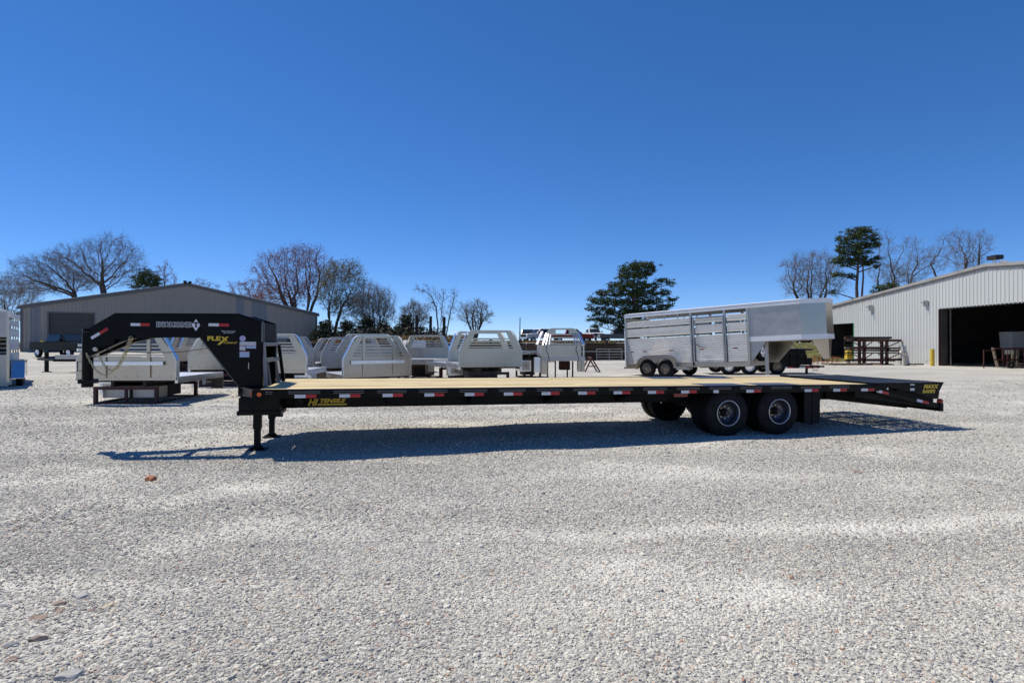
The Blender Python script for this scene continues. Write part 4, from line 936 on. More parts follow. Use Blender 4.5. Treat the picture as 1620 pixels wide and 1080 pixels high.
# ------------------------------------------------------------------ truck beds in the yard
truck_bed('large leftmost aluminium truck bed directly under the black gooseneck neck', 120, 14.3, 3, w=2.50, zb=0.66, zt=1.83, taper=0.36, under=((0.5, 1.18), (1.26, 1.9)), boxes=((0, 0.9, 1.7, 0.36),), standlabel='maroon steel stand under the leftmost truck bed', standmat=maroon)
truck_bed('aluminium truck bed with bright toolboxes, seen between the neck and its diagonal gusset', 297, 19.6, 8, w=2.25, zb=0.68, zt=1.78, taper=0.30, uprights=False, boxes=((0, 0.3, 1.3, 0.55), (1, 0.2, 1.1, 0.6)), standlabel='maroon steel stand under the bed with bright toolboxes', standmat=maroon)
truck_bed('farther of the two edge-on truck beds under the neck, left of the bright toolboxes', 286, 31, 72, w=2.3, zb=0.75, zt=2.1, L=2.4, uprights=False, standlabel='rusty stand under the farther edge-on bed of the pair')
truck_bed('nearer of the two edge-on truck beds under the neck, left of the bright toolboxes', 268, 27, 66, w=2.3, zb=0.72, zt=1.98, L=2.4, uprights=False, standlabel='rusty stand under the nearer edge-on bed of the pair')
truck_bed('aluminium truck bed half hidden by the black neck uprights, only its right end showing', 362, 16.6, 5, w=2.25, zb=0.72, zt=1.86, taper=0.30, L=2.4, numbers='997', uprights=False, boxes=((1, 0.4, 1.1, 0.42),), standlabel='rusty stand under the bed half hidden by the neck uprights')
truck_bed('dull truck bed peeking out behind the one half hidden by the neck uprights', 402, 21.0, 5, w=2.2, zb=0.75, zt=1.83, L=2.2, uprights=False, dull=True, standlabel='rusty stand under the dull bed peeking out behind the neck')
truck_bed('farthest left truck bed of the overlapping four, with slanted louvred side', 494, 27.5, 35, w=2.4, zb=0.62, zt=1.83, taper=0.42, uprights=False, dull=True, standlabel='stand under the farthest of the overlapping four beds')
truck_bed('truck bed behind the front one of the overlapping four, its left shoulder showing', 508, 22.0, 28, w=2.5, zb=0.62, zt=1.82, taper=0.36, uprights=False, dull=True, boxes=((1, 0.3, 1.0, 0.4),), standlabel='stand under the second of the overlapping four beds')
truck_bed('truck bed at the back of the overlapping four, only its flat top bar showing', 532, 25.0, 28, w=2.9, zb=0.7, zt=2.0, taper=0.5, uprights=False, standlabel='stand under the bed at the back of the overlapping four')
truck_bed('front truck bed of the overlapping four, with two vertical posts and a bright bare deck', 543, 17.9, 33, w=2.34, zb=0.50, zt=1.83, taper=0.40, L=2.75, standlabel='stand under the front bed of the overlapping four')
truck_bed('truck bed in front of the white box, its low deck pointing at the camera', 712, 25.5, 172, w=2.15, zb=0.86, zt=1.93, taper=0.28, L=2.7, numbers='HIT', uprights=False, standlabel='stand under the bed in front of the white box')
truck_bed('truck bed tucked behind the broad bed in the middle, left shoulder and slot showing', 711, 20.5, 28, w=2.5, zb=0.78, zt=2.02, taper=0.30, uprights=False, standlabel='stand under the tucked-in bed of the middle pair')
truck_bed('broad truck bed on tall dark legs in the middle of the yard, deck reaching left', 726, 17.0, 14, w=2.0, zb=0.88, zt=1.98, taper=0.28, L=3.0, uprights=False, boxes=((0, 2.2, 2.8, 0.30),), standlabel='tall dark steel stand under the broad middle bed', standmat=darksteel)
truck_bed('low flat truck bed with chrome toolbox left of the louvred bed, near the far wall', 824, 24.4, 12, w=1.15, zb=1.12, zt=1.24, taper=0.05, L=2.2, uprights=False, deckh=0.3, boxes=((0, 0.05, 0.9, 0.50),), standlabel='stand under the low bed with chrome toolbox', standmat=darksteel)

def louvre_bed():
    Y = 23.0; x0 = X(858, Y); z0 = g1(x0, Y); w = 1.73
    t = thing('truck_bed', 'rightmost aluminium truck bed, narrow, square-on, with louvred sloping sides and two dangling straps', 'truck bed', (x0, Y, z0), 0, group='aluminium truck beds standing in the yard')
    z = lambda py: Zh(py, Y) - z0
    MB().box((0.0, 0, z(563)), (w * 0.93, 0.03, z(545.5))).build('rack_plate', alu, t)
    MB().box((-0.03, -0.02, z(571)), (w + 0.04, 0.06, z(563.4))).build('deck_side_rail', alud, t)
    MB().box((0, 0.07, z(571)), (w, 2.6, z(564.5))).build('deck', alu, t)
    MB().box((0.30 * w / 1.73, 0.4, z(545)), (w * 0.85, 0.43, z(526.5) - 0.42)).build('inner_plate', alud, t) if False else None
    # top arch
    b = MB(); zt = z(518.5); zl = z(527)
    b.prism([(0.16, 0.45, zl), (0.28, 0.45, zt - 0.06), (0.42, 0.45, zt), (w - 0.42, 0.45, zt), (w - 0.28, 0.45, zt - 0.06), (w - 0.16, 0.45, zl), (w * 0.66, 0.45, zl), (w * 0.66, 0.45, zt - 0.07), (w * 0.34, 0.45, zt - 0.07), (w * 0.34, 0.45, zl)], (0, 0.03, 0)); b.build('rack_top', alu, t)
    for k in range(4):
        f = k / 3.6; zz = zl - 0.02 - (zl - z(545.5)) * f * 0.98
        MB().box((0.16 - 0.10 * f + 0.05, 0.45 - 0.40 * f, zz - 0.05), (w - 0.16 + 0.10 * f - 0.05, 0.47 - 0.40 * f, zz)).build('rack_slat', alu, t)
    for sgn in (0, 1):
        f = (lambda x: x) if sgn == 0 else (lambda x: w * 0.97 - x)
        for k in range(3):
            a = Vector((f(0.02 + k * 0.13), 0.02 - 0.0 * k, z(545.5))); c = Vector((f(0.19 + k * 0.09), 0.44, zl)); MB().bar(a, c, 0.055, 0.03).build('side_louvre', alub, t)
        MB().prism([(f(-0.18), 1.0, z(545)), (f(-0.18), 1.0, z(563.4)), (f(0.0), 0.03, z(563.4)), (f(0.0), 0.03, z(545))], (0.012, 0, 0)).build('side_panel', alub, t)
        MB().bar((f(-0.18), 0.95, z(545)), (f(0.06), 1.2, zl + 0.1), 0.14, 0.03).build('side_frame', alub, t)
    for px0, px1 in ((857, 866), (914.5, 920), (920.8, 925)): MB().box((X(px0, Y) - x0, 0.0, z(592 if px0 < 900 else 588)), (X(px1, Y) - x0, 0.4, z(571.2))).build('tail_panel', alu, t)
    MB().box((X(846, Y) - x0, 0.3, z(590)), (X(856, Y) - x0, 0.9, z(566))).build('toolbox', alub, t, bevel=0.01)
    for px_ in (865, 912):
        xx = X(px_, Y) - x0; MB().tube([(xx, -0.03, z(547)), (xx - 0.02, -0.035, z(554)), (xx + 0.05, -0.03, z(560)), (xx + 0.08, -0.035, z(566)), (xx + 0.1, -0.03, z(571))], 0.011, 6).build('strap', rubber, t)
    MB().box((X(889, Y) - x0, 1.0, z(587)), (X(906, Y) - x0, 1.6, z(573))).build('battery_box', rust, t)
    st = thing('steel_stand', 'thin dark steel stand under the louvred rightmost truck bed', 'stand', (x0, Y, z0), 0, group='steel stands under the truck beds')
    for px_, yy in ((866.5, 0.1), (884, 1.8), (906.5, 0.1), (906, 2.2)): xx = X(px_, Y) - x0; MB().box((xx - 0.03, yy, 0), (xx + 0.03, yy + 0.06, z(571.5))).build('leg', darksteel, st)
    MB().box((0.1, 0.1, 0.01), (X(908, Y) - x0, 0.16, 0.05)).build('base_bar', darksteel, st); MB().box((0.1, 2.0, 0.01), (X(908, Y) - x0, 2.06, 0.05)).build('base_bar', darksteel, st)
louvre_bed()
def rusty_aframe():
    Y = 30.0; x = X(936, Y); z = g1(x, Y); t = thing('sawhorse', 'rusty A-shaped steel trestle right of the louvred truck bed', 'trestle', (x, Y, z))
    h = Zh(566, Y) - z
    for a, c in (((-0.35, 0, 0), (0, 0, h)), ((0.45, 0, 0), (0, 0, h)), ((-0.35, 1.2, 0), (0, 1.2, h)), ((0.45, 1.2, 0), (0, 1.2, h))): MB().bar(a, c, 0.07).build('leg', rust, t)
    MB().bar((-0.2, 0, h * 0.4), (0.25, 0, h * 0.4), 0.05).build('brace', rust, t); MB().bar((0, -0.1, h), (0, 1.3, h), 0.08).build('top_bar', rust, t)
rusty_aframe()
def white_box():
    Y = 30.0; x = X(648, Y); z = g1(x, Y); t = thing('service_body', 'tall white service body box behind the truck beds', 'truck box', (x, Y, z), R(20)); s = Y / 881
    w = 26 * s; zt = Zh(538, Y) - z
    MB().box((0, 0, 0.45), (w, 2.2, zt)).build('box', white, t, bevel=0.02)
    for k in range(2): MB().box((0.05 + k * w / 2, -0.012, 0.55), (w / 2 - 0.05 + k * w / 2, -0.002, zt - 0.1)).build('door', white, t)
    for k in range(4): MB().box((0.05 + (k % 2) * (w - 0.15), 0.1 + (k // 2) * 1.9, 0), (0.13 + (k % 2) * (w - 0.15), 0.18 + (k // 2) * 1.9, 0.449)).build('leg', darksteel, t)
white_box()

# ------------------------------------------------------------------ stock trailer (right, silver)
def stock_trailer():
    k = 1.104; Yw = 26.3; Xw = 5.75 * k + 0.16
    t = thing('stock_trailer', 'silver slatted aluminium livestock trailer with gooseneck, parked behind the deck at right', 'trailer', (Xw, Yw, g1(Xw, Yw)), R(-42), ry=-0.045)
    # local: x forward (towards right/near), y away from camera side, z up
    zf = 0.50; W_ = 2.15; xr, xf = -1.22, 4.62; xn = 6.65; H = 3.03
    def floor(x): return zf
    roofz = H
    # slatted side in sections (rear, door, front)
    secs = [(xr + 0.10, 2.10, 'side'), (2.34, 3.55, 'door'), (3.75, xf - 0.05, 'front')]
    hs = (roofz - 0.22 - zf - 0.1) / 24
    for y in (0.0, W_):
        for a, c, nm in secs:
            par = t
            ms = {}
            for i in range(24):
                gapi = (13, 18, 22, 23)
                z = zf + 0.1 + i * hs
                if i in gapi: continue
                b = MB(); sg = -1 if y == 0 else 1
                b.hexa([(a, y, z + .002), (c, y, z + .002), (c, y + sg * 0.004, z + 0.004), (a, y + sg * 0.004, z + 0.004)], [(a, y, z + hs), (c, y, z + hs), (c, y + sg * 0.045, z + hs * 0.80), (a, y + sg * 0.045, z + hs * 0.80)])
                b.build('slat', slatm, t)
        posts = [xr + 0.05, 2.15, 3.65, xf] + [-0.2, 0.85, 1.5]
        for i, x in enumerate(posts):
            wd = 0.10 if i < 4 else 0.05
            sg = -1 if y == 0 else 1
            MB().box((x - wd / 2, y + sg * (0.045 if i < 4 else -0.01), zf), (x + wd / 2, y - sg * 0.03, roofz - 0.2)).build('post', alud if i in (1, 2) else alu, t)
        MB().box((xr, y - 0.03, zf - 0.10), (xf, y + 0.03, zf + 0.10)).build('floor_rail', alu, t)
        sg = -1 if y == 0 else 1
        MB().box((xr, y + sg * 0.04, roofz - 0.20), (xn, y - sg * 0.03, roofz - 0.03)).build('roof_rail', white, t)
        MB().box((xf + 0.05, y + sg * 0.012, 1.62), (xn, y - sg * 0.01, roofz - 0.20)).build('nose_side_panel', alud, t)
        MB().box((xf - 0.05, y + sg * 0.03, 1.42), (xn + 0.02, y - sg * 0.03, 1.62)).build('nose_rail', white, t)  # white here stands in for sunlight on the nose rail
    # door frame, latch
    for a, c in (((2.26, 0.62), (2.26, 2.58)), ((3.60, 0.62), (3.60, 2.58)), ((2.26, 0.62), (3.60, 0.62)), ((2.26, 2.58), (3.60, 2.58))):
        MB().bar((a[0], -0.055, a[1]), (c[0], -0.055, c[1]), 0.06).build('door_frame', alud, t)
    MB().box((2.18, -0.08, 0.45), (2.24, -0.03, 2.62)).build('door_post', darksteel, t)
    MB().tube([(2.38, -0.09, 1.42), (2.52, -0.1, 1.30), (2.85, -0.09, 1.24)], 0.016, 6).build('door_latch', darksteel, t)
    # reflectors
    for x in (-1.0, -0.3, 1.05, 2.5, 3.95):
        b = MB(); b.box((x, -0.035, 1.16), (x + 0.22, -0.031, 1.20)); b.build('reflector', redlens, t)
        b = MB(); b.box((x + 0.02, -0.035, 1.205), (x + 0.2, -0.031, 1.235)); b.build('reflector', whitetape, t)
    # roof, front wall, rear gate, floor
    b = MB(); n = 6; prof = []
    for i in range(n + 1): y = -0.05 + (W_ + 0.1) * i / n; prof.append((y, roofz - 0.03 + 0.10 * math.sin(math.pi * i / n)))
    b.prism([(xr - 0.03, y, z) for y, z in prof] , (xn - xr + 0.03, 0, 0)); b.build('roof', white, t)
    MB().box((xr, 0.0, zf - 0.05), (xf, W_, zf)).build('floor', alud, t)
    MB().box((xf, 0.03, 1.40), (xn, W_ - .03, 1.50)).build('nose_floor', alu, t)
    MB().box((xf - .02, 0.04, zf - .1), (xf + .03, W_ - .04, 1.42)).build('front_wall', alud, t)
    for i in range(12): z = zf + 0.1 + i * 0.19; MB().box((xr - 0.01, 0.05, z), (xr + 0.02, W_ - 0.05, z + 0.13)).build('rear_slat', slatm, t)
    MB().bar((xr, -0.06, zf - 0.05), (xr + 0.02, -0.06, roofz - 0.8), 0.05).build('rear_post', white, t)
    MB().prism([(xr + 0.08, -0.05, zf + 0.1), (xr + 0.42, -0.05, zf + 0.1), (xr + 0.12, -0.05, 1.75), (xr + 0.08, -0.05, 1.75)], (0, 0.012, 0)).build('corner_gusset', alud, t)
    MB().box((xr - 0.12, -0.05, zf - 0.12), (xr + 0.45, 0.02, zf - 0.04)).build('bumper', alu, t); MB().cyl((xr - 0.16, 0.1, zf - 0.08), (xr - 0.08, 0.1, zf - 0.08), 0.05, n=10).build('bumper_stop', rubber, t)
    # tapered nose
    P = [(xn, 0.0), (xn + 0.78, 0.52), (xn + 0.78, W_ - 0.52), (xn, W_)]
    b = MB(); b.prism([(x, y, 1.62) for x, y in P], (0, 0, roofz - 0.20 - 1.62)); b.build('nose', alu, t)
    b = MB(); b.prism([(x + (0.02 if i in (1, 2) else 0), y, 1.42) for i, (x, y) in enumerate(P)], (0, 0, 0.199)); b.build('nose_rail', white, t)  # sunlit look of this rail is put into its white colour
    b = MB(); b.prism([(x + (0.03 if i in (1, 2) else 0), y, roofz - 0.199) for i, (x, y) in enumerate(P)], (0, 0, 0.19)); b.build('nose_cap', white, t)
    # wheels and fender
    for xx in (0.0, 0.93):
        for y, rz in ((0.0, 0), (W_, math.pi)):
            e = bpy.data.objects.new('wheel', None); COL.objects.link(e); e.parent = t; e.location = (xx, y - 0.26 if y == 0 else y + 0.26, 0.39 - 0.045 * xx); e.rotation_euler = (0, 0, rz)
            inst(T_MID, 'tyre', e); inst(RIM_OLD, 'rim', e)
        MB().cyl((xx, 0.0, 0.39), (xx, W_, 0.39), 0.05, n=8).build('axle', darksteel, t)
    for y, sg in ((-0.05, -1), (W_ + 0.05, 1)):
        b = MB(); out = []
        N = 10
        outer = [(-0.58, 0.35)] + [(0.0 - 0.54 * math.cos(math.pi * i / N * 0.5), 0.45 + 0.52 * math.sin(math.pi * i / N * 0.5)) for i in range(N + 1)] + [(0.93 + 0.54 * math.sin(math.pi * i / N * 0.5), 0.45 + 0.52 * math.cos(math.pi * i / N * 0.5)) for i in range(N + 1)] + [(1.75, 0.42), (2.05, 0.36)]
        inner = [(-0.50, 0.35)] + [(-0.46 * math.cos(math.pi * i / N * 0.62), 0.42 + 0.46 * math.sin(math.pi * i / N * 0.62)) for i in range(N + 1)] + [(0.93 - 0.46 * math.cos(math.pi * (N * 0.38 + i * 0.62) / N) if False else 0.93 - 0.44 * math.cos(math.pi * 0.38 + math.pi * 0.24 * i / N) , 0.42 + 0.46 * math.sin(math.pi * 0.38 + math.pi * 0.62 * i / N)) for i in range(N + 1)] + [(1.42, 0.40), (1.45, 0.36)]
        m_ = min(len(outer), len(inner))
        inner = []
        for i, (ox, oz) in enumerate(outer):
            cx = 0.0 if ox < 0.46 else 0.93; v = Vector((ox - cx, oz - 0.39)); L_ = v.length
            if ox <= 0 or ox >= 0.93: q = v.normalized() * 0.45; inner.append((cx + q.x, max(0.36, 0.39 + q.y)))
            else: inner.append((ox, 0.39 + 0.45))
        vs = [(x, y, z) for x, z in outer] + [(x, y, z) for x, z in inner]; n_ = len(outer)
        b.add(vs, [(i, i + 1, n_ + i + 1, n_ + i) for i in range(n_ - 1)])
        # scallop between wheels
        b.add([(0.18, y, 0.845), (0.75, y, 0.845), (0.465, y, 0.60)], [(0, 1, 2)])
        # top flange going back to the body
        top = [(x, y, z) for x, z in outer]; bk = [(x, y - sg * 0.3, z) for x, z in outer]
        b.add(top + bk, [(i, i + 1, n_ + i + 1, n_ + i) for i in range(n_ - 1)])
        o = b.build('fender', alu, t); o.location.y = -0.27 if sg < 0 else 0.27
        MB().box((1.5, y + sg * 0.27, 0.30), (2.15, y + sg * 0.0, 0.36)).build('running_step', alud, t)
    # spare tyre, drop leg, coupler
    e = bpy.data.objects.new('spare_wheel', None); COL.objects.link(e); e.parent = t; e.location = (xf + 0.35, 0.75, 0.98); e.rotation_euler = (0, 0, R(70)); inst(T_MID, 'tyre', e); inst(RIM_CH, 'rim', e)
    MB().box((xf + 0.55, 0.20, 0.02), (xf + 0.67, 0.32, 1.42)).build('landing_leg', alud, t)
    MB().prism([(xf + 0.03, 0.03, 1.42), (xf + 0.7, 0.03, 1.42), (xf + 0.03, 0.03, 0.5)], (0, 0.02, 0)).build('front_gusset', alud, t)
    MB().prism([(xf + 0.03, W_ - .05, 1.42), (xf + 1.3, W_ - .05, 1.42), (xf + 0.5, W_ - .05, 0.5), (xf + 0.03, W_ - .05, 0.5)], (0, 0.02, 0)).build('front_gusset', alu, t)
    b = MB(); b.hexa([(xn + 0.50, W_ / 2 - 0.10, 0.62), (xn + 0.72, W_ / 2 - 0.10, 0.62), (xn + 0.72, W_ / 2 + 0.14, 0.62), (xn + 0.50, W_ / 2 + 0.14, 0.62)], [(xn + 0.12, W_ / 2 - 0.15, 1.419), (xn + 0.74, W_ / 2 - 0.15, 1.419), (xn + 0.74, W_ / 2 + 0.35, 1.419), (xn + 0.12, W_ / 2 + 0.35, 1.419)]); b.build('coupler', alu, t)
    MB().cyl((xn + 0.48, W_ / 2, 0.55), (xn + 0.48, W_ / 2, 0.72), 0.06, n=10).build('coupler_socket', darksteel, t)
    MB().tube([(xn - 0.6, 0.4, 1.42), (xn - 0.3, 0.5, 1.05), (xn + 0.1, 0.7, 0.98), (xn + 0.4, W_ / 2, 1.1)], 0.012, 6).build('cable', darksteel, t)
stock_trailer()

# ------------------------------------------------------------------ livestock trailer at the left edge
def left_trailer():
    Y = 20.3; xx = X(12.5, Y); t = thing('livestock_trailer', 'white and silver livestock trailer cut off by the left edge of the photo', 'trailer', (xx, Y, g1(xx, Y)), R(128.6))
    # local x: backwards along the side (away), local y: towards the left (width)
    z = lambda py: Zh(py, Y) - g1(xx, Y); H = z(492); L = 5.6; Wd = 2.1; zf = z(600)
    hs = 0.105; n = int((H - 0.2 - zf) / hs)
    for i in range(n):
        if i in (9, 14, 18): continue
        MB().hexa([(0.05, -0.03, zf + i * hs), (L, -0.03, zf + i * hs), (L, 0, zf + i * hs), (0.05, 0, zf + i * hs)], [(0.05, -0.008, zf + i * hs + 0.1), (L, -0.008, zf + i * hs + 0.1), (L, 0.0, zf + i * hs + 0.1), (0.05, 0.0, zf + i * hs + 0.1)]).build('slat', slatm, t)
    for x in (0.0, 1.4, 2.8, 4.2, L): MB().box((x - 0.04, (-0.035 if x == 0.0 else 0.001), zf - 0.1), (x + 0.04, 0.04, H - 0.05)).build('post', alu, t)
    MB().box((-0.04, -0.05, H - 0.2), (L, 0.0, H)).build('roof_rail', white, t)
    b = MB(); prof = [(-0.05, H - 0.02), (0.25, H + 0.12), (0.7, H + 0.2), (1.4, H + 0.2), (1.85, H + 0.12), (Wd + 0.05, H - 0.02)]; b.prism([(-0.05, y, zz) for y, zz in prof], (L + 0.1, 0, 0)); b.build('roof', white, t)
    MB().box((-0.03, 0.0, H - 0.95), (0.0, Wd, H + 0.02)).build('rear_header', alud, t)
    MB().box((-0.035, 0.3, H - 1.06), (-0.005, Wd - 0.1, H - 0.96)).build('rear_slot_rail', darksteel, t)
    for k in range(5): MB().box((-0.045, 0.32 + k * 0.36, H - 1.05), (-0.036, 0.5 + k * 0.36, H - 0.99)).build('slot', white, t)
    for (a, c) in ((0.28, 0.40), (1.1, 1.2), (Wd - .12, Wd)): MB().box((-0.05, a, zf - 0.1), (-0.036, c, H - 1.06)).build('gate_post', darksteel, t)
    MB().box((-0.034, 0.0, zf - 0.25), (-0.004, Wd, zf + 0.9)).build('rear_gate', alud, t)
    MB().box((-0.05, 0.4, zf + 0.9), (-0.03, Wd, zf + 0.96)).build('gate_rail', alu, t)
    MB().box((0, 0.02, zf - 0.06), (L, Wd, zf)).build('floor', alud, t); MB().box((0.0, Wd - 0.02, zf), (L, Wd, H)).build('far_side', alud, t)
    MB().hexa([(0.32, -0.44, z(600)), (2.2, -0.44, z(600)), (2.2, -0.05, z(600)), (0.32, -0.05, z(600))], [(0.58, -0.44, z(571)), (2.1, -0.44, z(571)), (2.1, -0.05, z(571)), (0.58, -0.05, z(571))]).build('fender', mat('mirror_steel', (0.62, 0.66, 0.74), 0.12, 1.0, var=0.04), t, bevel=0.02)
    MB().box((0.9, 0.06, zf), (0.93, Wd - 0.05, H - 0.9)).build('interior_dark_panel', darksteel, t)  # dark panel added behind the opening, stands in for the shaded interior
    for k in range(5): MB().box((0.86, 0.08, zf + 0.95 + k * 0.16), (0.89, Wd - 0.1, zf + 1.0 + k * 0.16)).build('interior_rail', alud, t)
    for x in (0.85, 1.75):
        e = bpy.data.objects.new('wheel', None); COL.objects.link(e); e.parent = t; e.location = (x, -0.38, 0.39); inst(T_MID, 'tyre', e); inst(RIM_OLD, 'rim', e)
    MB().box((0.56, -0.46, z(571) + .001), (2.12, -0.05, z(571) + 0.02)).build('fender_cap', alud, t)
    MB().box((-0.02, -0.1, zf - 0.2), (0.05, 0.3, zf + 0.05)).build('corner_bracket', alud, t)
left_trailer()

# ------------------------------------------------------------------ left background: flat trailer and car by the roller door
def equip_trailer():
    Y = 29.5; x0 = X(33, Y); t = thing('equipment_trailer', 'low black equipment trailer with a jack post, standing before the tan shed door', 'trailer', (x0, Y, g1(x0, Y)), R(-3)); s = Y / 881
    z = lambda py: Zh(py, Y) - g1(x0, Y)
    MB().box((1.6, 0.2, z(572)), (9.2, 0.35, z(568))).build('frame', black, t); MB().box((1.6, 2.0, z(572)), (9.2, 2.15, z(568))).build('frame', black, t)
    MB().box((1.8, 0.2, z(568)), (9.0, 2.15, z(566.6))).build('deck', oldwood, t)
    MB().bar((0.0, 1.15, z(569)), (1.8, 0.3, z(570)), 0.12).build('tongue', black, t); MB().bar((0.0, 1.15, z(569)), (1.8, 2.0, z(570)), 0.12).build('tongue', black, t)
    MB().box((-0.15, 1.1, z(570.5)), (0.15, 1.2, z(567.5))).build('coupler', black, t)
    MB().box((0.50, 0.85, 0.02), (0.64, 0.99, z(557))).build('jack_post', black, t); MB().box((0.42, 0.77, 0), (0.72, 1.07, 0.025)).build('jack_foot', black, t)
    MB().box((1.75, 0.15, z(568)), (3.0, 0.5, z(561.5))).build('tool_tray', alud, t); MB().box((3.4, 0.16, z(571)), (4.4, 0.19, z(564))).build('ramp_gate', black, t)
    for x in (5.2, 6.05):
        e = bpy.data.objects.new('wheel', None); COL.objects.link(e); e.parent = t; e.location = (x, -0.05, 0.39); inst(T_MID, 'tyre', e); inst(RIM_CH, 'rim', e)
        e = bpy.data.objects.new('wheel', None); COL.objects.link(e); e.parent = t; e.location = (x, 2.4, 0.39); e.rotation_euler = (0, 0, math.pi); inst(T_MID, 'tyre', e); inst(RIM_CH, 'rim', e)
    MB().box((4.75, -0.1, 0.82), (6.5, 0.19, 0.86)).build('fender', black, t)
equip_trailer()

def pickup(name_lbl, px, Y, rz, paint, scale=1.0, cat='pickup', zoff=0.0, group=None, dark=False):
    x = X(px, Y); z = g1(x, Y) + zoff; t = thing('pickup_truck', name_lbl, cat, (x, Y, z), rz, group=group); t.scale = (scale,) * 3
    # local: front towards -y, centred
    hw = 0.98
    b = MB(); b.prism([(-hw, -2.8, 0.55), (-hw, -2.85, 0.8), (-hw, -2.75, 1.12), (-hw, -1.3, 1.2), (-hw, 2.7, 1.2), (-hw, 2.75, 0.6)], (2 * hw, 0, 0)); b.build('body', paint, t, bevel=0.06)
    b = MB(); b.hexa([(-0.92, -1.35, 1.19), (0.92, -1.35, 1.19), (0.92, 0.95, 1.19), (-0.92, 0.95, 1.19)], [(-0.76, -0.65, 1.85), (0.76, -0.65, 1.85), (0.76, 0.75, 1.85), (-0.76, 0.75, 1.85)]); cab = b.build('cab', paint, t, bevel=0.05)
    b = MB(); b.hexa([(-0.80, -1.33, 1.25), (0.80, -1.33, 1.25), (0.80, -1.25, 1.25), (-0.80, -1.25, 1.25)], [(-0.70, -0.73, 1.78), (0.70, -0.73, 1.78), (0.70, -0.66, 1.78), (-0.70, -0.66, 1.78)]); b.build('windscreen', glass, t)
    for sgn in (-1, 1):
        b = MB(); b.hexa([(sgn * 0.925, -1.0, 1.26), (sgn * 0.89, -1.0, 1.26), (sgn * 0.89, 0.8, 1.26), (sgn * 0.925, 0.8, 1.26)], [(sgn * 0.795, -0.6, 1.76), (sgn * 0.76, -0.6, 1.76), (sgn * 0.76, 0.68, 1.76), (sgn * 0.795, 0.68, 1.76)]); b.build('side_window', glass, t)
        MB().box((sgn * 0.98, -1.2, 1.25), (sgn * 1.18, -1.1, 1.45)).build('mirror', black, t)
        MB().box((sgn * 0.62, -2.87, 0.85), (sgn * 0.93, -2.80, 1.05)).build('headlight', chrome, t)
        for y in (-1.9, 1.75):
            e = bpy.data.objects.new('wheel', None); COL.objects.link(e); e.parent = t; e.location = (sgn * 1.0, y, 0.39); e.rotation_euler = (0, 0, R(90) if sgn < 0 else R(-90)); 
            e.rotation_euler = (0, 0, R(-90) if sgn < 0 else R(90)); inst(T_MID, 'tyre', e); inst(RIM_CH, 'rim', e)
    MB().box((-0.6, -2.90, 0.78), (0.6, -2.80, 1.08)).build('grille', black if not dark else chrome, t); MB().box((-0.97, -2.98, 0.5), (0.97, -2.82, 0.72)).build('bumper', chrome, t)
    MB().box((-0.8, 1.0, 1.201), (0.8, 2.6, 1.21)).build('cargo_bed', darksteel, t)
    return t
pickup('dark car or pickup parked in front of the roller door of the tan shed', 104, 44, R(70), black)
blackp = mat('black_car', (0.012, 0.016, 0.014), 0.25)
pickup('dark green-black pickup on the rise beside the bare pole, facing the camera', 834.5, 78, 0, blackp, 1.0, dark=True)
pickup('white pickup on the rise half hidden behind the louvred truck bed', 857, 74, R(-60), white, 1.0)
pickup('red pickup side-on on the rise behind the louvred truck bed', 905, 72, R(88), redp, 0.95)
pickup('white pickup on the rise right of the red one, facing the camera', 938, 79, R(6), white, 0.95, zoff=0.25)
greyp = mat('grey_car', (0.16, 0.165, 0.17), 0.35)
pickup('grey pickup on the rise just left of the livestock trailer roof, side-on', 978, 74, R(92), greyp, 0.95)
def pole(px, Y, top, bot, r, label, m=post_wood, kind='post'):
    x = X(px, Y); z = g1(x, Y); t = thing('wooden_post', label, kind, (x, Y, z)); h = Zh(top, Y) - z
    MB().cyl((0, 0, -0.3), (0.02 * h, 0, h), r, r * 0.92, n=10).build('shaft', m, t); MB().cyl((0.02 * h, 0, h - 0.01), (0.02 * h, 0, h + 0.03), r * 0.8, n=10).build('top', m, t)
for px, top, l in ((658.5, 499, 'leftmost of the three dark timber posts behind the truck beds'), (680.5, 500.5, 'middle one of the three dark timber posts behind the truck beds'), (702, 501.5, 'rightmost of the three dark timber posts, beside the thin saplings')): pole(px, 55, top, 540, 0.155, l)
pole(822, 70, 502.5, 540, 0.06, 'thin bare pole on the rise left of the dark pickup', darksteel, 'pole')

# ------------------------------------------------------------------ retaining wall of ties, with posts, rails, gates
def retaining_wall():
    xa, xb, Y = -26.0, 11.5, 50.2; t = thing('retaining_wall', 'dark retaining wall of stacked railroad ties below the rise', 'wall', (xa, Y, 0))
    L = xb - xa; rows = 8; h = 0.19
    tm = [MB().box((0.01, 0, 0.006), (2.58, 0.22, h - 0.004)).mesh('tie', timber)]
    for r_ in range(rows):
        off = 0 if r_ % 2 == 0 else -1.3
        for i in range(int(L / 2.6) + 1):
            xx = i * 2.6 + off
            if xx < -1.4: continue
            inst(tm[0], 'tie', t, (xx + 0.0, random.uniform(-0.03, 0.02), r_ * h + 0.02))
    pm = MB().box((-0.12, -0.26, -0.2), (0.12, -0.04, 1.75)).mesh('post', timber)
    for i in range(int(L / 2.6) + 1): inst(pm, 'post', t, (i * 2.6 + 0.7, 0, 0), scale=(1, 1, random.uniform(0.9, 1.12)))
    MB().bar((0, -0.3, 1.25), (L, -0.3, 1.25), 0.09).build('rail', rust, t)
    MB().bar((0, -0.3, 0.8), (L, -0.3, 0.8), 0.06).build('rail', alud, t)
retaining_wall()
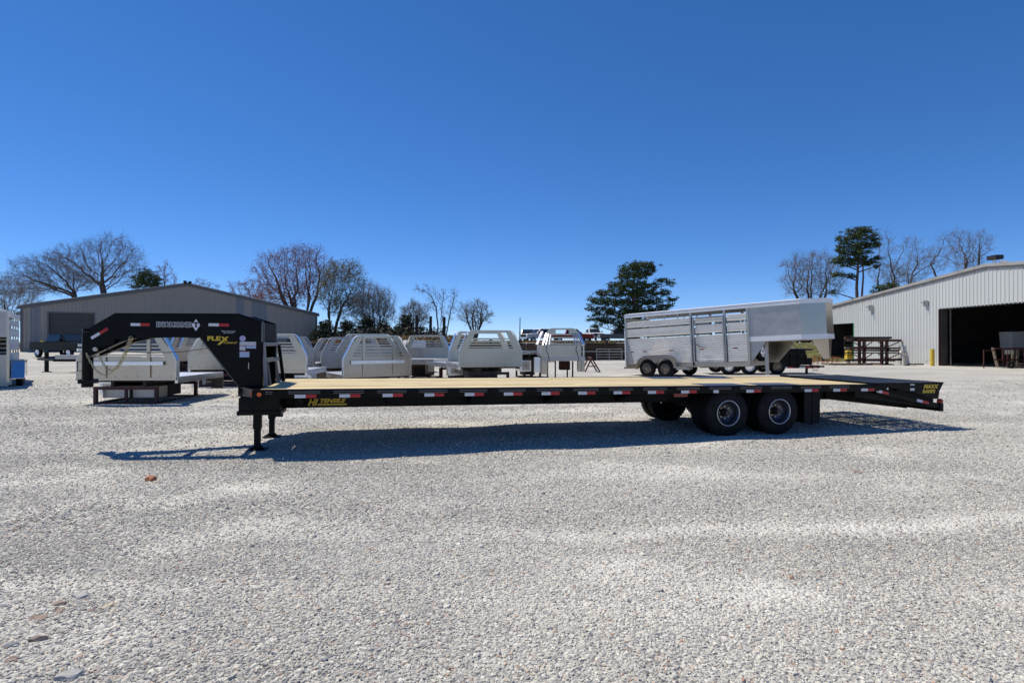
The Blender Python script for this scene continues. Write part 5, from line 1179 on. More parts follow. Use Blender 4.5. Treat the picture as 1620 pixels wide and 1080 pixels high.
def tube_gate(px0, px1, Y, zt_, label, tilt=0.1):
    x0, x1 = X(px0, Y), X(px1, Y); w = x1 - x0; z0 = g1(x0, Y); t = thing('tube_gate', label, 'gate', (x0, Y, z0), 0, group='silver tube gates leaning on the retaining wall', rx=-tilt)
    for k in range(5): z = 0.08 + (zt_ - 0.1) * k / 4; MB().cyl((0, 0, z), (w, 0, z), 0.026, n=8).build('rail', alud, t)
    for x in (0, w * 0.5, w): MB().cyl((x, -0.002, 0.03), (x, -0.002, zt_), 0.028, n=8).build('upright', alud, t)
tube_gate(944, 984, 48.6, 1.05, 'silver tube gate leaning on the tie wall right beside the livestock trailer')
tube_gate(700, 745, 48.4, 1.0, 'silver tube gate leaning on the tie wall behind the middle truck beds')
def pipes():
    t = thing('pipe_stack', 'low stack of pale pipes lying before the tie wall, right of the broad truck bed', 'pipes', (X(828, 46), 46, 0))
    for k in range(4): MB().cyl((0, k * 0.16, 0.08 + 0.001), (2.6, k * 0.16, 0.08), 0.07, n=10).build('pipe', alud, t)
pipes()

# ------------------------------------------------------------------ right yard: racks, dump trailer, pallets, cart
def steel_rack():
    Y = 43.5; x0 = X(1346, Y); z0 = g1(x0, Y); t = thing('cantilever_rack', 'maroon cantilever steel rack with three tiers against the pale workshop', 'rack', (x0, Y, z0)); s = Y / 881
    z = lambda py: Zh(py, Y) - z0; c1, c2 = (1368.5 - 1346) * s, (1404.5 - 1346) * s
    for c in (c1, c2):
        MB().box((c - 0.09, 0.0, 0), (c + 0.09, 0.2, z(538))).build('column', maroon, t, bevel=0.01)
        MB().box((c - 0.09, 0.6, 0), (c + 0.09, 0.8, z(538))).build('column', maroon, t, bevel=0.01)
        MB().box((c - 0.07, -0.6, 0.0), (c + 0.07, 2.0, 0.12)).build('foot', maroon, t)
    for py in (539, 558):
        zz = z(py)
        for c, d in ((c1, -1.15), (c1, 0.75), (c2, 1.15), (c2, -0.8)):
            MB().box((c, 0.04, zz - 0.06), (c + d, 0.16, zz + 0.02)).build('arm', darksteel, t)
            MB().bar((c, 0.1, zz - 0.5), (c + d * 0.85, 0.1, zz - 0.08), 0.06).build('brace', maroon, t)
            MB().box((c, 0.64, zz - 0.06), (c + d, 0.76, zz + 0.02)).build('arm', darksteel, t)
    for py, n, L_, tier in ((535.6, 3, 3.6, 'top of the uppermost tier'), (539, 2, 4.1, 'arms of the uppermost tier'), (552, 3, 3.7, 'top of the middle tier'), (555, 2, 3.9, 'arms of the middle tier'), (571, 3, 3.8, 'feet of the rack near the ground')):
        for k in range(n):
            a = (1340 - 1346) * s + random.uniform(0, 0.8); zz = z(py) - random.uniform(0, 0.03)
            o = MB().box((a, 0.0 + k * 0.24, zz), (a + L_ * random.uniform(0.8, 1.05), 0.17 + k * 0.24, zz + random.uniform(0.09, 0.18))).build('steel_bar', random.choice([rust, darksteel, darksteel, maroon, oldwood]), None)
            o.location = (x0, Y, z0); o.rotation_euler = (0, random.uniform(-0.012, 0.012), 0)
            tag(o, ('front', 'middle', 'rearmost')[k] + ' steel bar lying on the ' + tier + ' of the maroon rack' * ('rack' not in tier), 'steel bar', 'steel bars stored on the maroon rack')
steel_rack()
def misc_right():
    Y = 42.0
    def blk(name, lbl, cat, px0, px1, py0, py1, Yb, d, m, parts=None):
        x0 = X(px0, Yb); z0 = g1(x0, Yb); t = thing(name, lbl, cat, (x0, Yb, z0)); w = X(px1, Yb) - x0
        return t, w, Zh(py0, Yb) - z0, Zh(py1, Yb) - z0, d
    # pallets row along wall
    for i, (px, l) in enumerate(((1312, 'wooden pallet on the gravel nearest the livestock trailer coupler'), (1336, 'wooden pallet on the gravel left of the maroon rack'), (1358, 'wooden pallet with boards at the foot of the maroon rack'))):
        Yb = 42.8; x0 = X(px, Yb); z0 = g1(x0, Yb); t = thing('pallet', l, 'pallet', (x0, Yb, z0))
        for k in range(6): MB().box((0, k * 0.19, 0.12), (1.15, k * 0.19 + 0.13, 0.145)).build('board', oldwood, t)
        for k in range(3): MB().box((0.01 + k * 0.52, 0, 0.0), (0.1 + k * 0.52, 1.08, 0.119)).build('stringer', oldwood, t)
    # yellow machine
    Yb = 45.5; x0 = X(1340.5, Yb); z0 = g1(x0, Yb); t = thing('floor_machine', 'small yellow machine at the corner of the open bay beside the rack', 'machine', (x0, Yb, z0))
    MB().box((0, 0, 0.35), (0.45, 0.4, 0.75)).build('motor_housing', bollard_y, t, bevel=0.03); MB().box((0.02, 0.02, 0.8), (0.42, 0.38, 1.15)).build('tank', bollard_y, t, bevel=0.04)
    MB().cyl((0.22, 0.2, 0.0), (0.22, 0.2, 0.349), 0.14, n=12).build('base', alud, t); MB().bar((0.0, 0.2, 1.15), (0.45, 0.2, 1.32), 0.06).build('handle', oldwood, t)
    # pale curved pipes
    Yb = 40.9; x0 = X(1430, Yb); z0 = g1(x0, Yb); t = thing('elbow_duct', 'pale bent sheet-metal duct standing against the workshop wall right of the rack', 'duct', (x0, Yb, z0))
    MB().tube([(0, 0, 0), (0.02, 0, 0.4), (0.0, 0, 0.8), (-0.1, 0, 1.0), (-0.25, 0, 1.05)], 0.11, 12).build('duct', conc, t); MB().cyl((0.18, 0, 0), (0.2, 0, 0.9), 0.07, n=10).build('pipe', conc, t)
    Yb = 45.0; x0 = X(1356, Yb); z0 = g1(x0, Yb); t = thing('a_frame_stand', 'small pale A-frame stand between pallets and the rack', 'stand', (x0, Yb, z0))
    for a, c in (((0, 0, 0), (0.16, 0, 0.5)), ((0.36, 0, 0), (0.2, 0, 0.5)), ((0.05, 0, 0.18), (0.31, 0, 0.18)), ((0, 0.3, 0), (0.16, 0.2, 0.5)), ((0.36, 0.3, 0), (0.2, 0.2, 0.5))): MB().bar(a, c, 0.04).build('bar', alud, t)
    # long dark beams along the wall foot
    for i, (pa, pb, Yb) in enumerate(((1436, 1462, 41.2), (1432, 1458, 41.8))):
        x0 = X(pa, Yb); z0 = g1(x0, Yb); o = MB().box((0, 0, 0.0), (X(pb, Yb) - x0, 0.15, 0.14)).build('dark_beam', darksteel); o.location = (x0, Yb, z0)
        tag(o, ('nearer' if i == 0 else 'farther') + ' dark steel beam lying at the foot of the pale wall left of the bollard', 'beam')
    # red gates lying in front of the bay
    Yb = 45.0; x0 = X(1284, Yb); z0 = g1(x0, Yb); t = thing('red_feeder_panels', 'red tube feeder panels heaped before the open bay behind the dump trailer', 'feeder', (x0, Yb, z0))
    for k in range(3):
        for j in range(4): MB().cyl((0.05 + k * 0.55, k * 0.2, 0.1 + j * 0.17), (1.45 + k * 0.55, k * 0.2, 0.12 + j * 0.17), 0.022, n=6).build('tube', redp, t)
        for j in range(4): MB().bar((0.1 + k * 0.55 + j * 0.35, k * 0.2, 0.05), (0.25 + k * 0.55 + j * 0.35, k * 0.2, 0.70), 0.03).build('upright', rust if j % 2 else redp, t)
    # things inside and before the workshop doorway
    Yb = 38.5; xq = XR + 4.4
    t = thing('white_trailer', 'white box trailer standing inside the dark workshop doorway', 'trailer', (X(1599, 40.5), 40.5, -0.1), 0)
    z = lambda py: Zh(py, 40.5) + 0.1; w = 3.4
    MB().hexa([(0.12, 0, z(551)), (w, 0, z(551)), (w, 1, z(551)), (0.12, 1, z(551))], [(0, 0, z(524.5)), (w, 0, z(523.5)), (w, 1, z(523.5)), (0, 1, z(524.5))]).build('body', white, t, bevel=0.03)
    MB().box((0.1, -0.03, z(552)), (w, 0.0, z(550))).build('lower_rail', alu, t); MB().box((0.3, 0.1, 0.4), (w, 0.2, z(552.5))).build('frame', alud, t)
    for x in (1.0, 2.2):
        e = bpy.data.objects.new('wheel', None); COL.objects.link(e); e.parent = t; e.location = (x, -0.1, 0.39); inst(T_MID, 'tyre', e); inst(RIM_CH, 'rim', e)
    MB().box((1.65, -0.02, z(545)), (1.72, -0.001, z(526))).build('trim_strip', redlens, t)
    # barrel
    Yb = 41.5; x0 = X(1549, Yb); t = thing('barrel', 'dark blue-grey drum inside the workshop doorway', 'barrel', (x0, Yb, -0.09)); MB().lathe([(0, 0.001), (0, 0.28), (0.25, 0.29), (0.26, 0.3), (0.27, 0.29), (0.55, 0.29), (0.56, 0.3), (0.57, 0.29), (0.85, 0.28), (0.85, 0.001)], (0, 0, 0), (0, 0, 1), 18).build('drum', greyp, t)
    # cart with boards
    Yb = 35.6; x0 = X(1556, Yb); z0 = g1(x0, Yb); t = thing('lumber_cart', 'steel-framed lumber cart with leaning boards before the workshop doorway', 'cart', (x0, Yb, z0)); s = Yb / 881
    z = lambda py: Zh(py, Yb) - z0
    MB().bar((0.02, 0, 0), (0.02, 0, z(553)), 0.05).build('post', rust, t); MB().bar((0, 0, z(553.5)), (0.75, 0, z(554.5)), 0.05).build('top_bar', rust, t); MB().bar((0, 0, z(586)), (0.95, 0, z(586)), 0.05).build('bottom_bar', rust, t)
    for k, (xa, xb_) in enumerate(((0.70, 1.05), (0.82, 1.12))): MB().bar((xb_, 0.1 + k * 0.2, 0.05), (xa, 0.1 + k * 0.2, z(550)), 0.10, 0.06).build('leaning_board', oldwood, t)
    for py in (551.5, 569): MB().box((0.72, -0.05, z(py) - 0.05), (2.9, 0.05, z(py) + 0.05)).build('cross_bar', rust, t)
    for xx in (1.25, 1.55, 1.85, 2.15, 2.6): MB().box((xx, 0.02, 0.1), (xx + 0.14, 0.08, z(552))).build('slat', random.choice([oldwood, rust]), t)
    for xx in (1.3, 1.5, 1.7): MB().box((xx, -0.1, z(560)), (xx + 0.13, -0.055, z(553.5))).build('block', conc, t)
    for k in range(3): MB().box((1.5, -0.3 + k * 0.1, z(576) - k * 0.16), (3.0, -0.25 + k * 0.3, z(576) - k * 0.16 + 0.08)).build('board', oldwood, t)
    for xx in (1.35, 2.5): e = inst(T_MID, 'wheel', t, (xx, -0.5, 0.22)); e.scale = (0.55, 0.55, 0.55)
misc_right()
def dump_trailer():
    Y = 28.2; x0 = X(1216, Y); z0 = g1(x0, Y); t = thing('dump_trailer', 'black dump trailer with hitch seen under the livestock trailer neck', 'trailer', (x0, Y, z0), R(-6)); s = Y / 881
    z = lambda py: Zh(py, Y) - z0
    w = (1283 - 1216) * s
    MB().box((0.25, 0.1, z(577)), (w, 2.0, z(566))).build('body', black, t, bevel=0.01)
    for k in range(5): MB().box((0.3 + k * 0.38, 0.06, z(577)), (0.36 + k * 0.38, 0.098, z(561))).build('side_rib', black, t)
    MB().box((0.22, 0.05, z(554)), (w + 0.02, 2.05, z(551.5))).build('top_rail', black, t, bevel=0.008)
    MB().box((0.3, 0.12, z(566)), (w - 0.3, 1.98, z(554.2))).build('side_board', blackmatte, t)
    MB().box((0.0, 0.2, z(582.5)), (w + 0.1, 0.35, z(578))).build('frame', black, t); MB().box((0.0, 1.8, z(582.5)), (w + 0.1, 1.95, z(578))).build('frame', black, t)
    b = MB().box((0.75, 0.19, z(582.5)), (0.98, 0.198, z(580))); b.cur = 1; b.box((0.98, 0.19, z(582.5)), (1.25, 0.198, z(580))); b.build('reflective_tape', [whitetape, redtape], t)
    b = MB().box((1.55, 0.19, z(582.5)), (1.85, 0.198, z(580))); b.cur = 1; b.box((1.85, 0.19, z(582.5)), (2.15, 0.198, z(580))); b.build('reflective_tape', [whitetape, redtape], t)
    MB().bar((w, 0.4, z(581)), (w + 0.6, 1.0, z(581)), 0.1).build('tongue', redp, t); MB().bar((w, 1.7, z(581)), (w + 0.6, 1.1, z(581)), 0.1).build('tongue', black, t)
    MB().bar((w + 0.5, 1.05, z(581)), (w + 0.98, 1.05, z(580.5)), 0.09).build('coupler', darksteel, t); MB().box((w + 0.3, 0.9, z(583)), (w + 0.7, 1.2, z(578.5))).build('winch_box', darksteel, t)
    MB().box((w - 0.1, 0.6, 0.0), (w, 0.7, z(579))).build('jack', darksteel, t)
    for i in range(3): MB().tube([(w + 0.35 + i * 0.1, 0.9, z(584)), (w + 0.37 + i * 0.1, 0.9, z(588)), (w + 0.45 + i * 0.1, 0.9, z(585))], 0.012, 5).build('safety_chain', goldchain, t)
    for x, y, rz in ((0.40, -0.1, 0), (0.40, 2.2, math.pi)):
        e = bpy.data.objects.new('wheel', None); COL.objects.link(e); e.parent = t; e.location = (x, y, 0.40); e.rotation_euler = (0, 0, rz); inst(T_MID, 'tyre', e); inst(RIM_OLD, 'rim', e)
    MB().box((0.30, 0.3, z(571)), (0.42, 0.5, z(566))).build('side_lamp', white, t)
    # another low trailer behind the stock trailer, only its bright wheels show
    Y = 27.6; x0 = X(1130, Y); t = thing('flat_trailer', 'low trailer with bright chrome wheels hidden behind the livestock trailer', 'trailer', (x0, Y, g1(x0, Y)), R(-4))
    MB().box((-0.5, 0.3, 0.62), (3.2, 0.45, 0.78)).build('frame', alud, t); MB().box((-0.5, 1.9, 0.62), (3.2, 2.05, 0.78)).build('frame', alud, t); MB().box((-0.5, 0.3, 0.781), (3.2, 2.05, 0.84)).build('deck', oldwood, t)
    for x in (0.72, 1.72):
        for y, rz in ((0.0, 0), (2.35, math.pi)):
            e = bpy.data.objects.new('wheel', None); COL.objects.link(e); e.parent = t; e.location = (x, y, 0.40); e.rotation_euler = (0, 0, rz); inst(T_MID, 'tyre', e); inst(RIM_CH, 'rim', e)
dump_trailer()
def tractor(px, Y, rz, m, label, scale=1.0):
    x = X(px, Y); z = g1(x, Y); t = thing('tractor', label, 'tractor', (x, Y, z), rz); t.scale = (scale,) * 3
    MB().box((-0.35, -1.9, 0.7), (0.35, -0.2, 1.25)).build('hood', m, t, bevel=0.06); MB().box((-0.45, -0.2, 0.6), (0.45, 0.9, 1.0)).build('chassis', darksteel, t)
    MB().box((-0.28, 0.3, 1.0), (0.28, 0.75, 1.5)).build('seat', blackmatte, t, bevel=0.04)
    for sx_ in (-1, 1):
        MB().bar((sx_ * 0.4, 0.85, 0.95), (sx_ * 0.4, 0.85, 2.1), 0.06).build('roll_bar', m, t); MB().box((sx_ * 0.5, 0.1, 1.15), (sx_ * 0.85, 1.0, 1.25)).build('fender', m, t)
        e = bpy.data.objects.new('wheel', None); COL.objects.link(e); e.parent = t; e.location = (sx_ * 0.75, 0.55, 0.62); e.rotation_euler = (0, 0, R(90)); e.scale = (1.55, 1.3, 1.55); inst(T_MID, 'tyre', e); inst(RIM_CH, 'rim', e)
        e = bpy.data.objects.new('wheel', None); COL.objects.link(e); e.parent = t; e.location = (sx_ * 0.6, -1.55, 0.4); e.rotation_euler = (0, 0, R(90)); inst(T_MID, 'tyre', e); inst(RIM_CH, 'rim', e)
        MB().bar((sx_ * 0.45, -0.3, 1.3), (sx_ * 0.45, -2.4, 0.9), 0.1).build('loader_arm', m, t)
    MB().bar((-0.43, 0.85, 2.1), (0.43, 0.85, 2.1), 0.06).build('roll_bar', m, t)
    MB().prism([(-0.8, -2.4, 0.3), (-0.8, -2.9, 0.3), (-0.8, -2.45, 0.95)], (1.6, 0, 0)).build('bucket', m, t)
tractor(1236, 68, R(60), orange, 'orange tractor with loader, leftmost on the grassy bank', 0.95)
tractor(1252, 70, R(80), white, 'white and black utility machine between the orange and red tractors', 0.9)
tractor(1268, 68, R(-60), redp, 'red tractor with raised loader on the grassy bank', 1.0)
tractor(1285, 67, R(75), bluep, 'blue tractor at the right end of the machines on the bank', 1.15)

# ------------------------------------------------------------------ loose stones and brick
def rock(px, py, size, m, label, cat='stone', flat=0.5, rz=0.0, long=1.4):
    Y = 1405.0 / (py - 541.8); x = X(px, Y); z = g1(x, Y)
    b = MB(); rs = random.Random(int(px * 7 + py)); n = 9; vs = []
    rings = [(0.0, 0.75), (0.45, 1.0), (0.85, 0.7)]
    for zz, rr in rings:
        for i in range(n):
            a = 2 * math.pi * i / n; q = rr * (0.62 + 0.5 * rs.random()); vs.append((q * math.cos(a) * size * long / 2, q * math.sin(a) * size / 2, zz * size * flat + rs.uniform(-.12, .12) * size))
    fs = [tuple(range(n))[::-1], tuple(range(2 * n, 3 * n))]
    for j in range(2):
        for i in range(n): fs.append((j * n + i, j * n + (i + 1) % n, (j + 1) * n + (i + 1) % n, (j + 1) * n + i))
    b.add(vs, fs); o = b.build(cat.replace(' ', '_'), m); o.location = (x, Y, z - 0.012); o.rotation_euler = (rs.uniform(-.2,.2), rs.uniform(-.2,.2), rz); return tag(o, label, cat)
rock(238, 760, 0.11, brickm, 'broken red brick lying on the gravel in front of the black jack leg', 'brick', 0.6, 0.3, 1.5)
rock(246, 763, 0.06, stone_tan, 'pale chip of stone touching the broken red brick', 'stone', 0.5, 0.2, 1.9)
for a in ((162, 836, 0.05, stone_red, 'small reddish stone in open gravel below and left of the broken brick'), (26, 838, 0.07, stone_red, 'flat pinkish stone near the left edge of the gravel'),
          (100, 838, 0.05, stone_gry, 'dark grey stone right of the flat pinkish one'), (128, 944, 0.085, stone_gry, 'long flat grey slab stone at the top of the reddish cluster lower left'),
          (96, 955, 0.07, stone_red, 'brownish flat stone left of the long grey slab'), (62, 980, 0.085, stone_red, 'red stone at the left end of the reddish cluster'),
          (94, 968, 0.065, stone_red, 'red stone in the middle of the reddish cluster'), (146, 967, 0.06, stone_red, 'pinkish stone left of the pair of tan stones'),
          (172, 962, 0.06, stone_tan, 'upper tan stone of the pair right of the reddish cluster'), (178, 969, 0.045, stone_tan, 'lower orange-tan stone of the pair right of the reddish cluster'),
          (62, 1014, 0.075, stone_red, 'dark wedge-shaped stone below the reddish cluster'), (110, 1070, 0.09, stone_gry, 'biggest grey stone at the bottom edge of the gravel, lower left'),
          (298, 1020, 0.05, stone_gry, 'rounded grey stone at the lower left, right of centre of the pebbles'), (340, 1060, 0.05, stone_gry, 'pale grey stone near the bottom edge, right of the biggest one'),
          (473, 941, 0.045, stone_tan, 'rounded orange-tan stone in the middle distance of the gravel'), (20, 1046, 0.06, stone_red, 'small red stone at the lower left corner'),
          (780, 906, 0.05, stone_tan, 'tan stone in the middle of the foreground gravel'), (614, 922, 0.05, stone_red, 'pinkish stone left of centre in the foreground'),
          (1357, 747, 0.09, stone_red, 'reddish stone on the gravel right of the trailer wheels'), (1434, 724, 0.07, stone_red, 'small reddish stone right of the trailer tail shadow')):
    rock(a[0], a[1], a[2] * 0.95, a[3], a[4], 'stone', 0.42, random.uniform(-.4, .6), random.uniform(1.2, 1.9))

# ------------------------------------------------------------------ trees
def np_tubes(p, q, r1, r2, n):
    """n-sided open tubes between point arrays"""
    N = len(p); d = q - p; d /= (np.linalg.norm(d, axis=1)[:, None] + 1e-9); u = np.where(np.abs(d[:, 2:3]) > 0.9, np.array([[1.0, 0, 0]]), np.array([[0, 0, 1.0]]))
    a = np.cross(d, u); a /= (np.linalg.norm(a, axis=1)[:, None] + 1e-9); b = np.cross(d, a); th = np.arange(n) * 2 * np.pi / n
    off = a[:, None, :] * np.cos(th)[None, :, None] + b[:, None, :] * np.sin(th)[None, :, None]
    v = np.concatenate([p[:, None, :] + off * r1[:, None, None], q[:, None, :] + off * r2[:, None, None]], 1).reshape(-1, 3)
    i = np.arange(n); f = np.stack([i, (i + 1) % n, n + (i + 1) % n, n + i], 1)
    f = (f[None] + (np.arange(N) * 2 * n)[:, None, None]).reshape(-1, 4); return v, f
def mesh_np(name, v, f, m, parent=None):
    me = bpy.data.meshes.new(name); k = f.shape[1]; me.vertices.add(len(v)); me.vertices.foreach_set('co', v.astype(np.float32).ravel()); me.loops.add(f.size); me.loops.foreach_set('vertex_index', f.astype(np.int32).ravel())
    me.polygons.add(len(f)); me.polygons.foreach_set('loop_start', np.arange(0, f.size, k, dtype=np.int32)); me.polygons.foreach_set('loop_total', np.full(len(f), k, dtype=np.int32)); me.polygons.foreach_set('use_smooth', np.ones(len(f), dtype=bool)); me.update(calc_edges=True)
    me.materials.append(m); o = bpy.data.objects.new(name, me); COL.objects.link(o); o.parent = parent; return o
def bare_tree(name, label, px, Y, top, left, right, seed, stems=1, trunk_f=0.28, m_t=None, m_c=None, rad=0.2, bud=None, budn=0, group=None, cb=None, att=900, twigs=5, twl=0.55, tr=0.011, blobs=None, sprd=0.5, flat=0.75, **kw):
    """space-colonised bare crown filling the photographed outline (blobs in pixels)"""
    rg = np.random.default_rng(seed); x = X(px, Y); z0 = g1(x, Y); s = Y / 881; H = Zh(top, Y) - z0
    base_px = 541.8 + (HC - z0) / s
    if blobs is None:
        cbp = cb or (top + (base_px - top) * (1 - trunk_f * 0.8)); blobs = [((left + right) / 2, (top + cbp) / 2, (right - left) / 2, (cbp - top) / 2)]
    A = []; tot = sum(b[2] * b[3] for b in blobs)
    for b in blobs:
        n = int(att * b[2] * b[3] / tot); u = rg.normal(size=(n, 3)); u /= np.linalg.norm(u, axis=1)[:, None]; r = rg.random(n) ** 0.38
        w = u * r[:, None] * (1 + 0.13 * np.sin(u[:, :1] * 7 + u[:, 2:3] * 5 + seed))
        A.append(np.stack([X(b[0], Y) - x + w[:, 0] * b[2] * s, w[:, 1] * b[2] * s * flat, Zh(b[1], Y) - z0 + w[:, 2] * b[3] * s], 1))
    A = np.concatenate(A); A = A[A[:, 2] > 0.15 * H]; D = H / 42
    P = [np.array([0, 0, -0.1])]; par = [-1]; zc = A[:, 2].min() + 0.12 * (A[:, 2].max() - A[:, 2].min()); zt = max(zc, 0.12 * H)
    if stems == 1:
        k = max(3, int(zt / D)); last = 0
        for i in range(k): P.append(np.array([0.25 * D * math.sin(i * 0.9 + seed) , 0.2 * D * math.cos(i * 0.7), zt * (i + 1) / k])); par.append(last); last = len(P) - 1
    else:
        for t_ in range(stems):
            a = 2 * math.pi * t_ / stems + rg.uniform(0, 0.8); sp = sprd * rg.uniform(0.4, 1.0); last = 0; k = max(4, int(zt * 1.15 / D)); q = np.array([math.cos(a), math.sin(a), 0]) * rad * 0.9
            for i in range(k): q = q + np.array([math.cos(a) * sp * (0.45 + 0.7 * i / k), math.sin(a) * sp * 0.7, 1.0]) * (zt * 1.1 / k) + rg.normal(0, 0.07, 3) * D; P.append(q.copy()); par.append(last); last = len(P) - 1
    P = np.array(P); near = np.full(len(A), 1e9); ni = np.zeros(len(A), int)
    def upd(idx):
        nonlocal near, ni
        d = np.linalg.norm(A[:, None, :] - P[idx][None, :, :], axis=2); j = d.argmin(1); m = d[np.arange(len(A)), j]; b_ = m < near; near = np.where(b_, m, near); ni = np.where(b_, idx[j], ni)
    upd(np.arange(len(P)))
    for it in range(110):
        if len(A) == 0: break
        un, inv = np.unique(ni, return_inverse=True); dv = A - P[ni]; dv /= (np.linalg.norm(dv, axis=1)[:, None] + 1e-9)
        acc = np.zeros((len(un), 3)); np.add.at(acc, inv, dv); acc /= (np.linalg.norm(acc, axis=1)[:, None] + 1e-9); acc += rg.normal(0, 0.20, acc.shape) + np.array([0, 0, 0.04]); acc /= np.linalg.norm(acc, axis=1)[:, None]
        new = P[un] + acc * D; st = len(P); P = np.concatenate([P, new]); par += un.tolist(); upd(np.arange(st, len(P)))
        kp = near > D * 1.5; A, near, ni = A[kp], near[kp], ni[kp]
        if len(P) > 5200: break
    par = np.array(par); n = len(P); R2 = np.zeros(n); kids = np.bincount(par[1:], minlength=n)
    R2[kids == 0] = 1.0
    for i in range(n - 1, 0, -1): R2[par[i]] += R2[i]
    r = R2 ** 0.54; r = tr + (rad - tr) * (r - 1) / max(1e-6, (r[1:].max() - 1)); r[0] = rad * 1.35
    t = thing(name, label, 'tree', (x, Y, z0), 0, group)
    i = np.arange(1, n); p = P[par[i]]; q = P[i]; ra = np.minimum(r[par[i]], r[i] * 1.25); rb = r[i]; big = rb > max(0.28 * rad, 0.035)
    v, f = np_tubes(p[big], q[big], ra[big], rb[big], 7); mesh_np('trunk', v, f, m_t or bark, t)
    v1, f1 = np_tubes(p[~big], q[~big], ra[~big], rb[~big], 3)
    # fine twigs
    src = np.where(r < 0.04)[0]; src = src[src > 0]; src = np.repeat(src, twigs); src = src[rg.random(len(src)) < 0.9]
    base = P[src]; dirn = base - P[par[src]]; dirn /= (np.linalg.norm(dirn, axis=1)[:, None] + 1e-9); L = twl * rg.uniform(0.4, 1.3, len(src))[:, None]
    d1 = dirn * 0.7 + rg.normal(0, 0.55, (len(src), 3)) + np.array([0, 0, 0.22]); d1 /= np.linalg.norm(d1, axis=1)[:, None]; m1 = base + d1 * L * 0.5; d2 = d1 + rg.normal(0, 0.35, d1.shape) + np.array([0, 0, 0.1]); d2 /= np.linalg.norm(d2, axis=1)[:, None]; e1 = m1 + d2 * L * 0.5
    k1 = np.full(len(src), tr * 0.8); v2, f2 = np_tubes(base, m1, k1, k1 * 0.8, 3); v3, f3 = np_tubes(m1, e1, k1 * 0.8, k1 * 0.35, 3)
    k1 = k1 * 1.15; d4 = d1 + rg.normal(0, 0.6, d1.shape); d4 /= np.linalg.norm(d4, axis=1)[:, None]; v4, f4 = np_tubes(m1, m1 + d4 * L * 0.4, k1 * 0.6, k1 * 0.3, 3)
    o2 = len(v1); o3 = o2 + len(v2); o4 = o3 + len(v3)
    mesh_np('crown', np.concatenate([v1, v2, v3, v4]), np.concatenate([f1, f2 + o2, f3 + o3, f4 + o4]), m_c or twig, t)
    if bud:
        ix = rg.integers(0, len(e1), budn); c = e1[ix] + rg.normal(0, 0.1, (budn, 3)); tri_mesh('buds', bud, c, 0.07, rg, t)
    return t
def tri_mesh(name, m, c, size, rg, parent, sizes=None):
    n = len(c); s = (sizes if sizes is not None else size * rg.uniform(0.6, 1.4, n))[:, None]
    a = rg.normal(size=(n, 3)); a /= np.linalg.norm(a, axis=1)[:, None]; b = rg.normal(size=(n, 3)); b -= a * (a * b).sum(1)[:, None]; b /= np.linalg.norm(b, axis=1)[:, None]
    v = np.stack([c + a * s, c - a * s * 0.5 + b * s * 0.75, c - a * s * 0.5 - b * s * 0.75], 1).reshape(-1, 3)
    me = bpy.data.meshes.new(name); me.vertices.add(3 * n); me.vertices.foreach_set('co', v.astype(np.float32).ravel()); me.loops.add(3 * n); me.loops.foreach_set('vertex_index', np.arange(3 * n, dtype=np.int32)); me.polygons.add(n); me.polygons.foreach_set('loop_start', np.arange(0, 3 * n, 3, dtype=np.int32)); me.polygons.foreach_set('loop_total', np.full(n, 3, dtype=np.int32)); me.update(calc_edges=True)
    me.materials.append(m); o = bpy.data.objects.new(name, me); COL.objects.link(o)
    if parent: o.parent = parent
    return o
def clump_tree(name, label, px, Y, blobs, trunks, m, seed, leaf=0.068, dens=55, group=None, cat='tree'):
    """blobs in pixels: (cx, cy, rx, ry[, depth factor]); needles gathered in small tufts inside them"""
    x = X(px, Y); z0 = g1(x, Y); t = thing(name, label, cat, (x, Y, z0), 0, group); rg = np.random.default_rng(seed); s = Y / 881
    C = []; br = MB()
    for bl in blobs:
        cx, cy, rx, ry = bl[:4]; rd = rx * (bl[4] if len(bl) > 4 else 0.9)
        c0 = np.array([X(cx, Y) - x, 0.0, Zh(cy, Y) - z0]); R3 = np.array([rx * s, rd * s, ry * s])
        vol = R3[0] * R3[1] * R3[2]; nt = max(5, int(dens * (R3[0] * R3[2] + 0.3 * R3[0] * R3[1])))
        u = rg.normal(size=(nt, 3)); u /= np.linalg.norm(u, axis=1)[:, None]; rr = rg.random(nt) ** 0.42
        tc = c0 + u * rr[:, None] * R3 * np.where(rg.random((nt, 1)) < 0.12, 1.25, 1.0) + rg.normal(0, 0.06, (nt, 3))
        for q in tc:
            k = 34; sg = rg.uniform(0.09, 0.20); C.append(q + rg.normal(0, 1, (k, 3)) * np.array([sg, sg, sg * 0.55]))
        # a limb towards every blob
        tx = X(trunks[0][0], Y) - x; p = Vector((tx, 0, c0[2] - abs(c0[0] - tx) * 0.30 - R3[2] * 0.3)); q = Vector((c0[0], c0[1], c0[2]))
        if p.z > 0.4: br.cyl(p, q, 0.09, 0.03, n=5, cap=False)
        for w_ in range(6):
            qq = Vector(tc[int(rg.integers(0, nt))]); br.cyl(q, qq, 0.035, 0.012, n=3, cap=False)
    C = np.concatenate(C); tri_mesh('crown', m, C, leaf, rg, t)
    tr = MB()
    for (tx, ttop, r) in trunks:
        a = X(tx, Y) - x; h = Zh(ttop, Y) - z0; pts = [Vector((a + 0.12 * math.sin(k * 1.3 + tx), 0, h * k / 8)) for k in range(9)]; pts[0].z = -0.2
        for k in range(8): tr.cyl(pts[k], pts[k + 1], r * (1 - k * 0.1), r * (1 - (k + 1) * 0.1), n=9, cap=False)
    tr.build('trunk', barkp, t)
    if br.v: br.build('limbs', barkp, t)
    return t

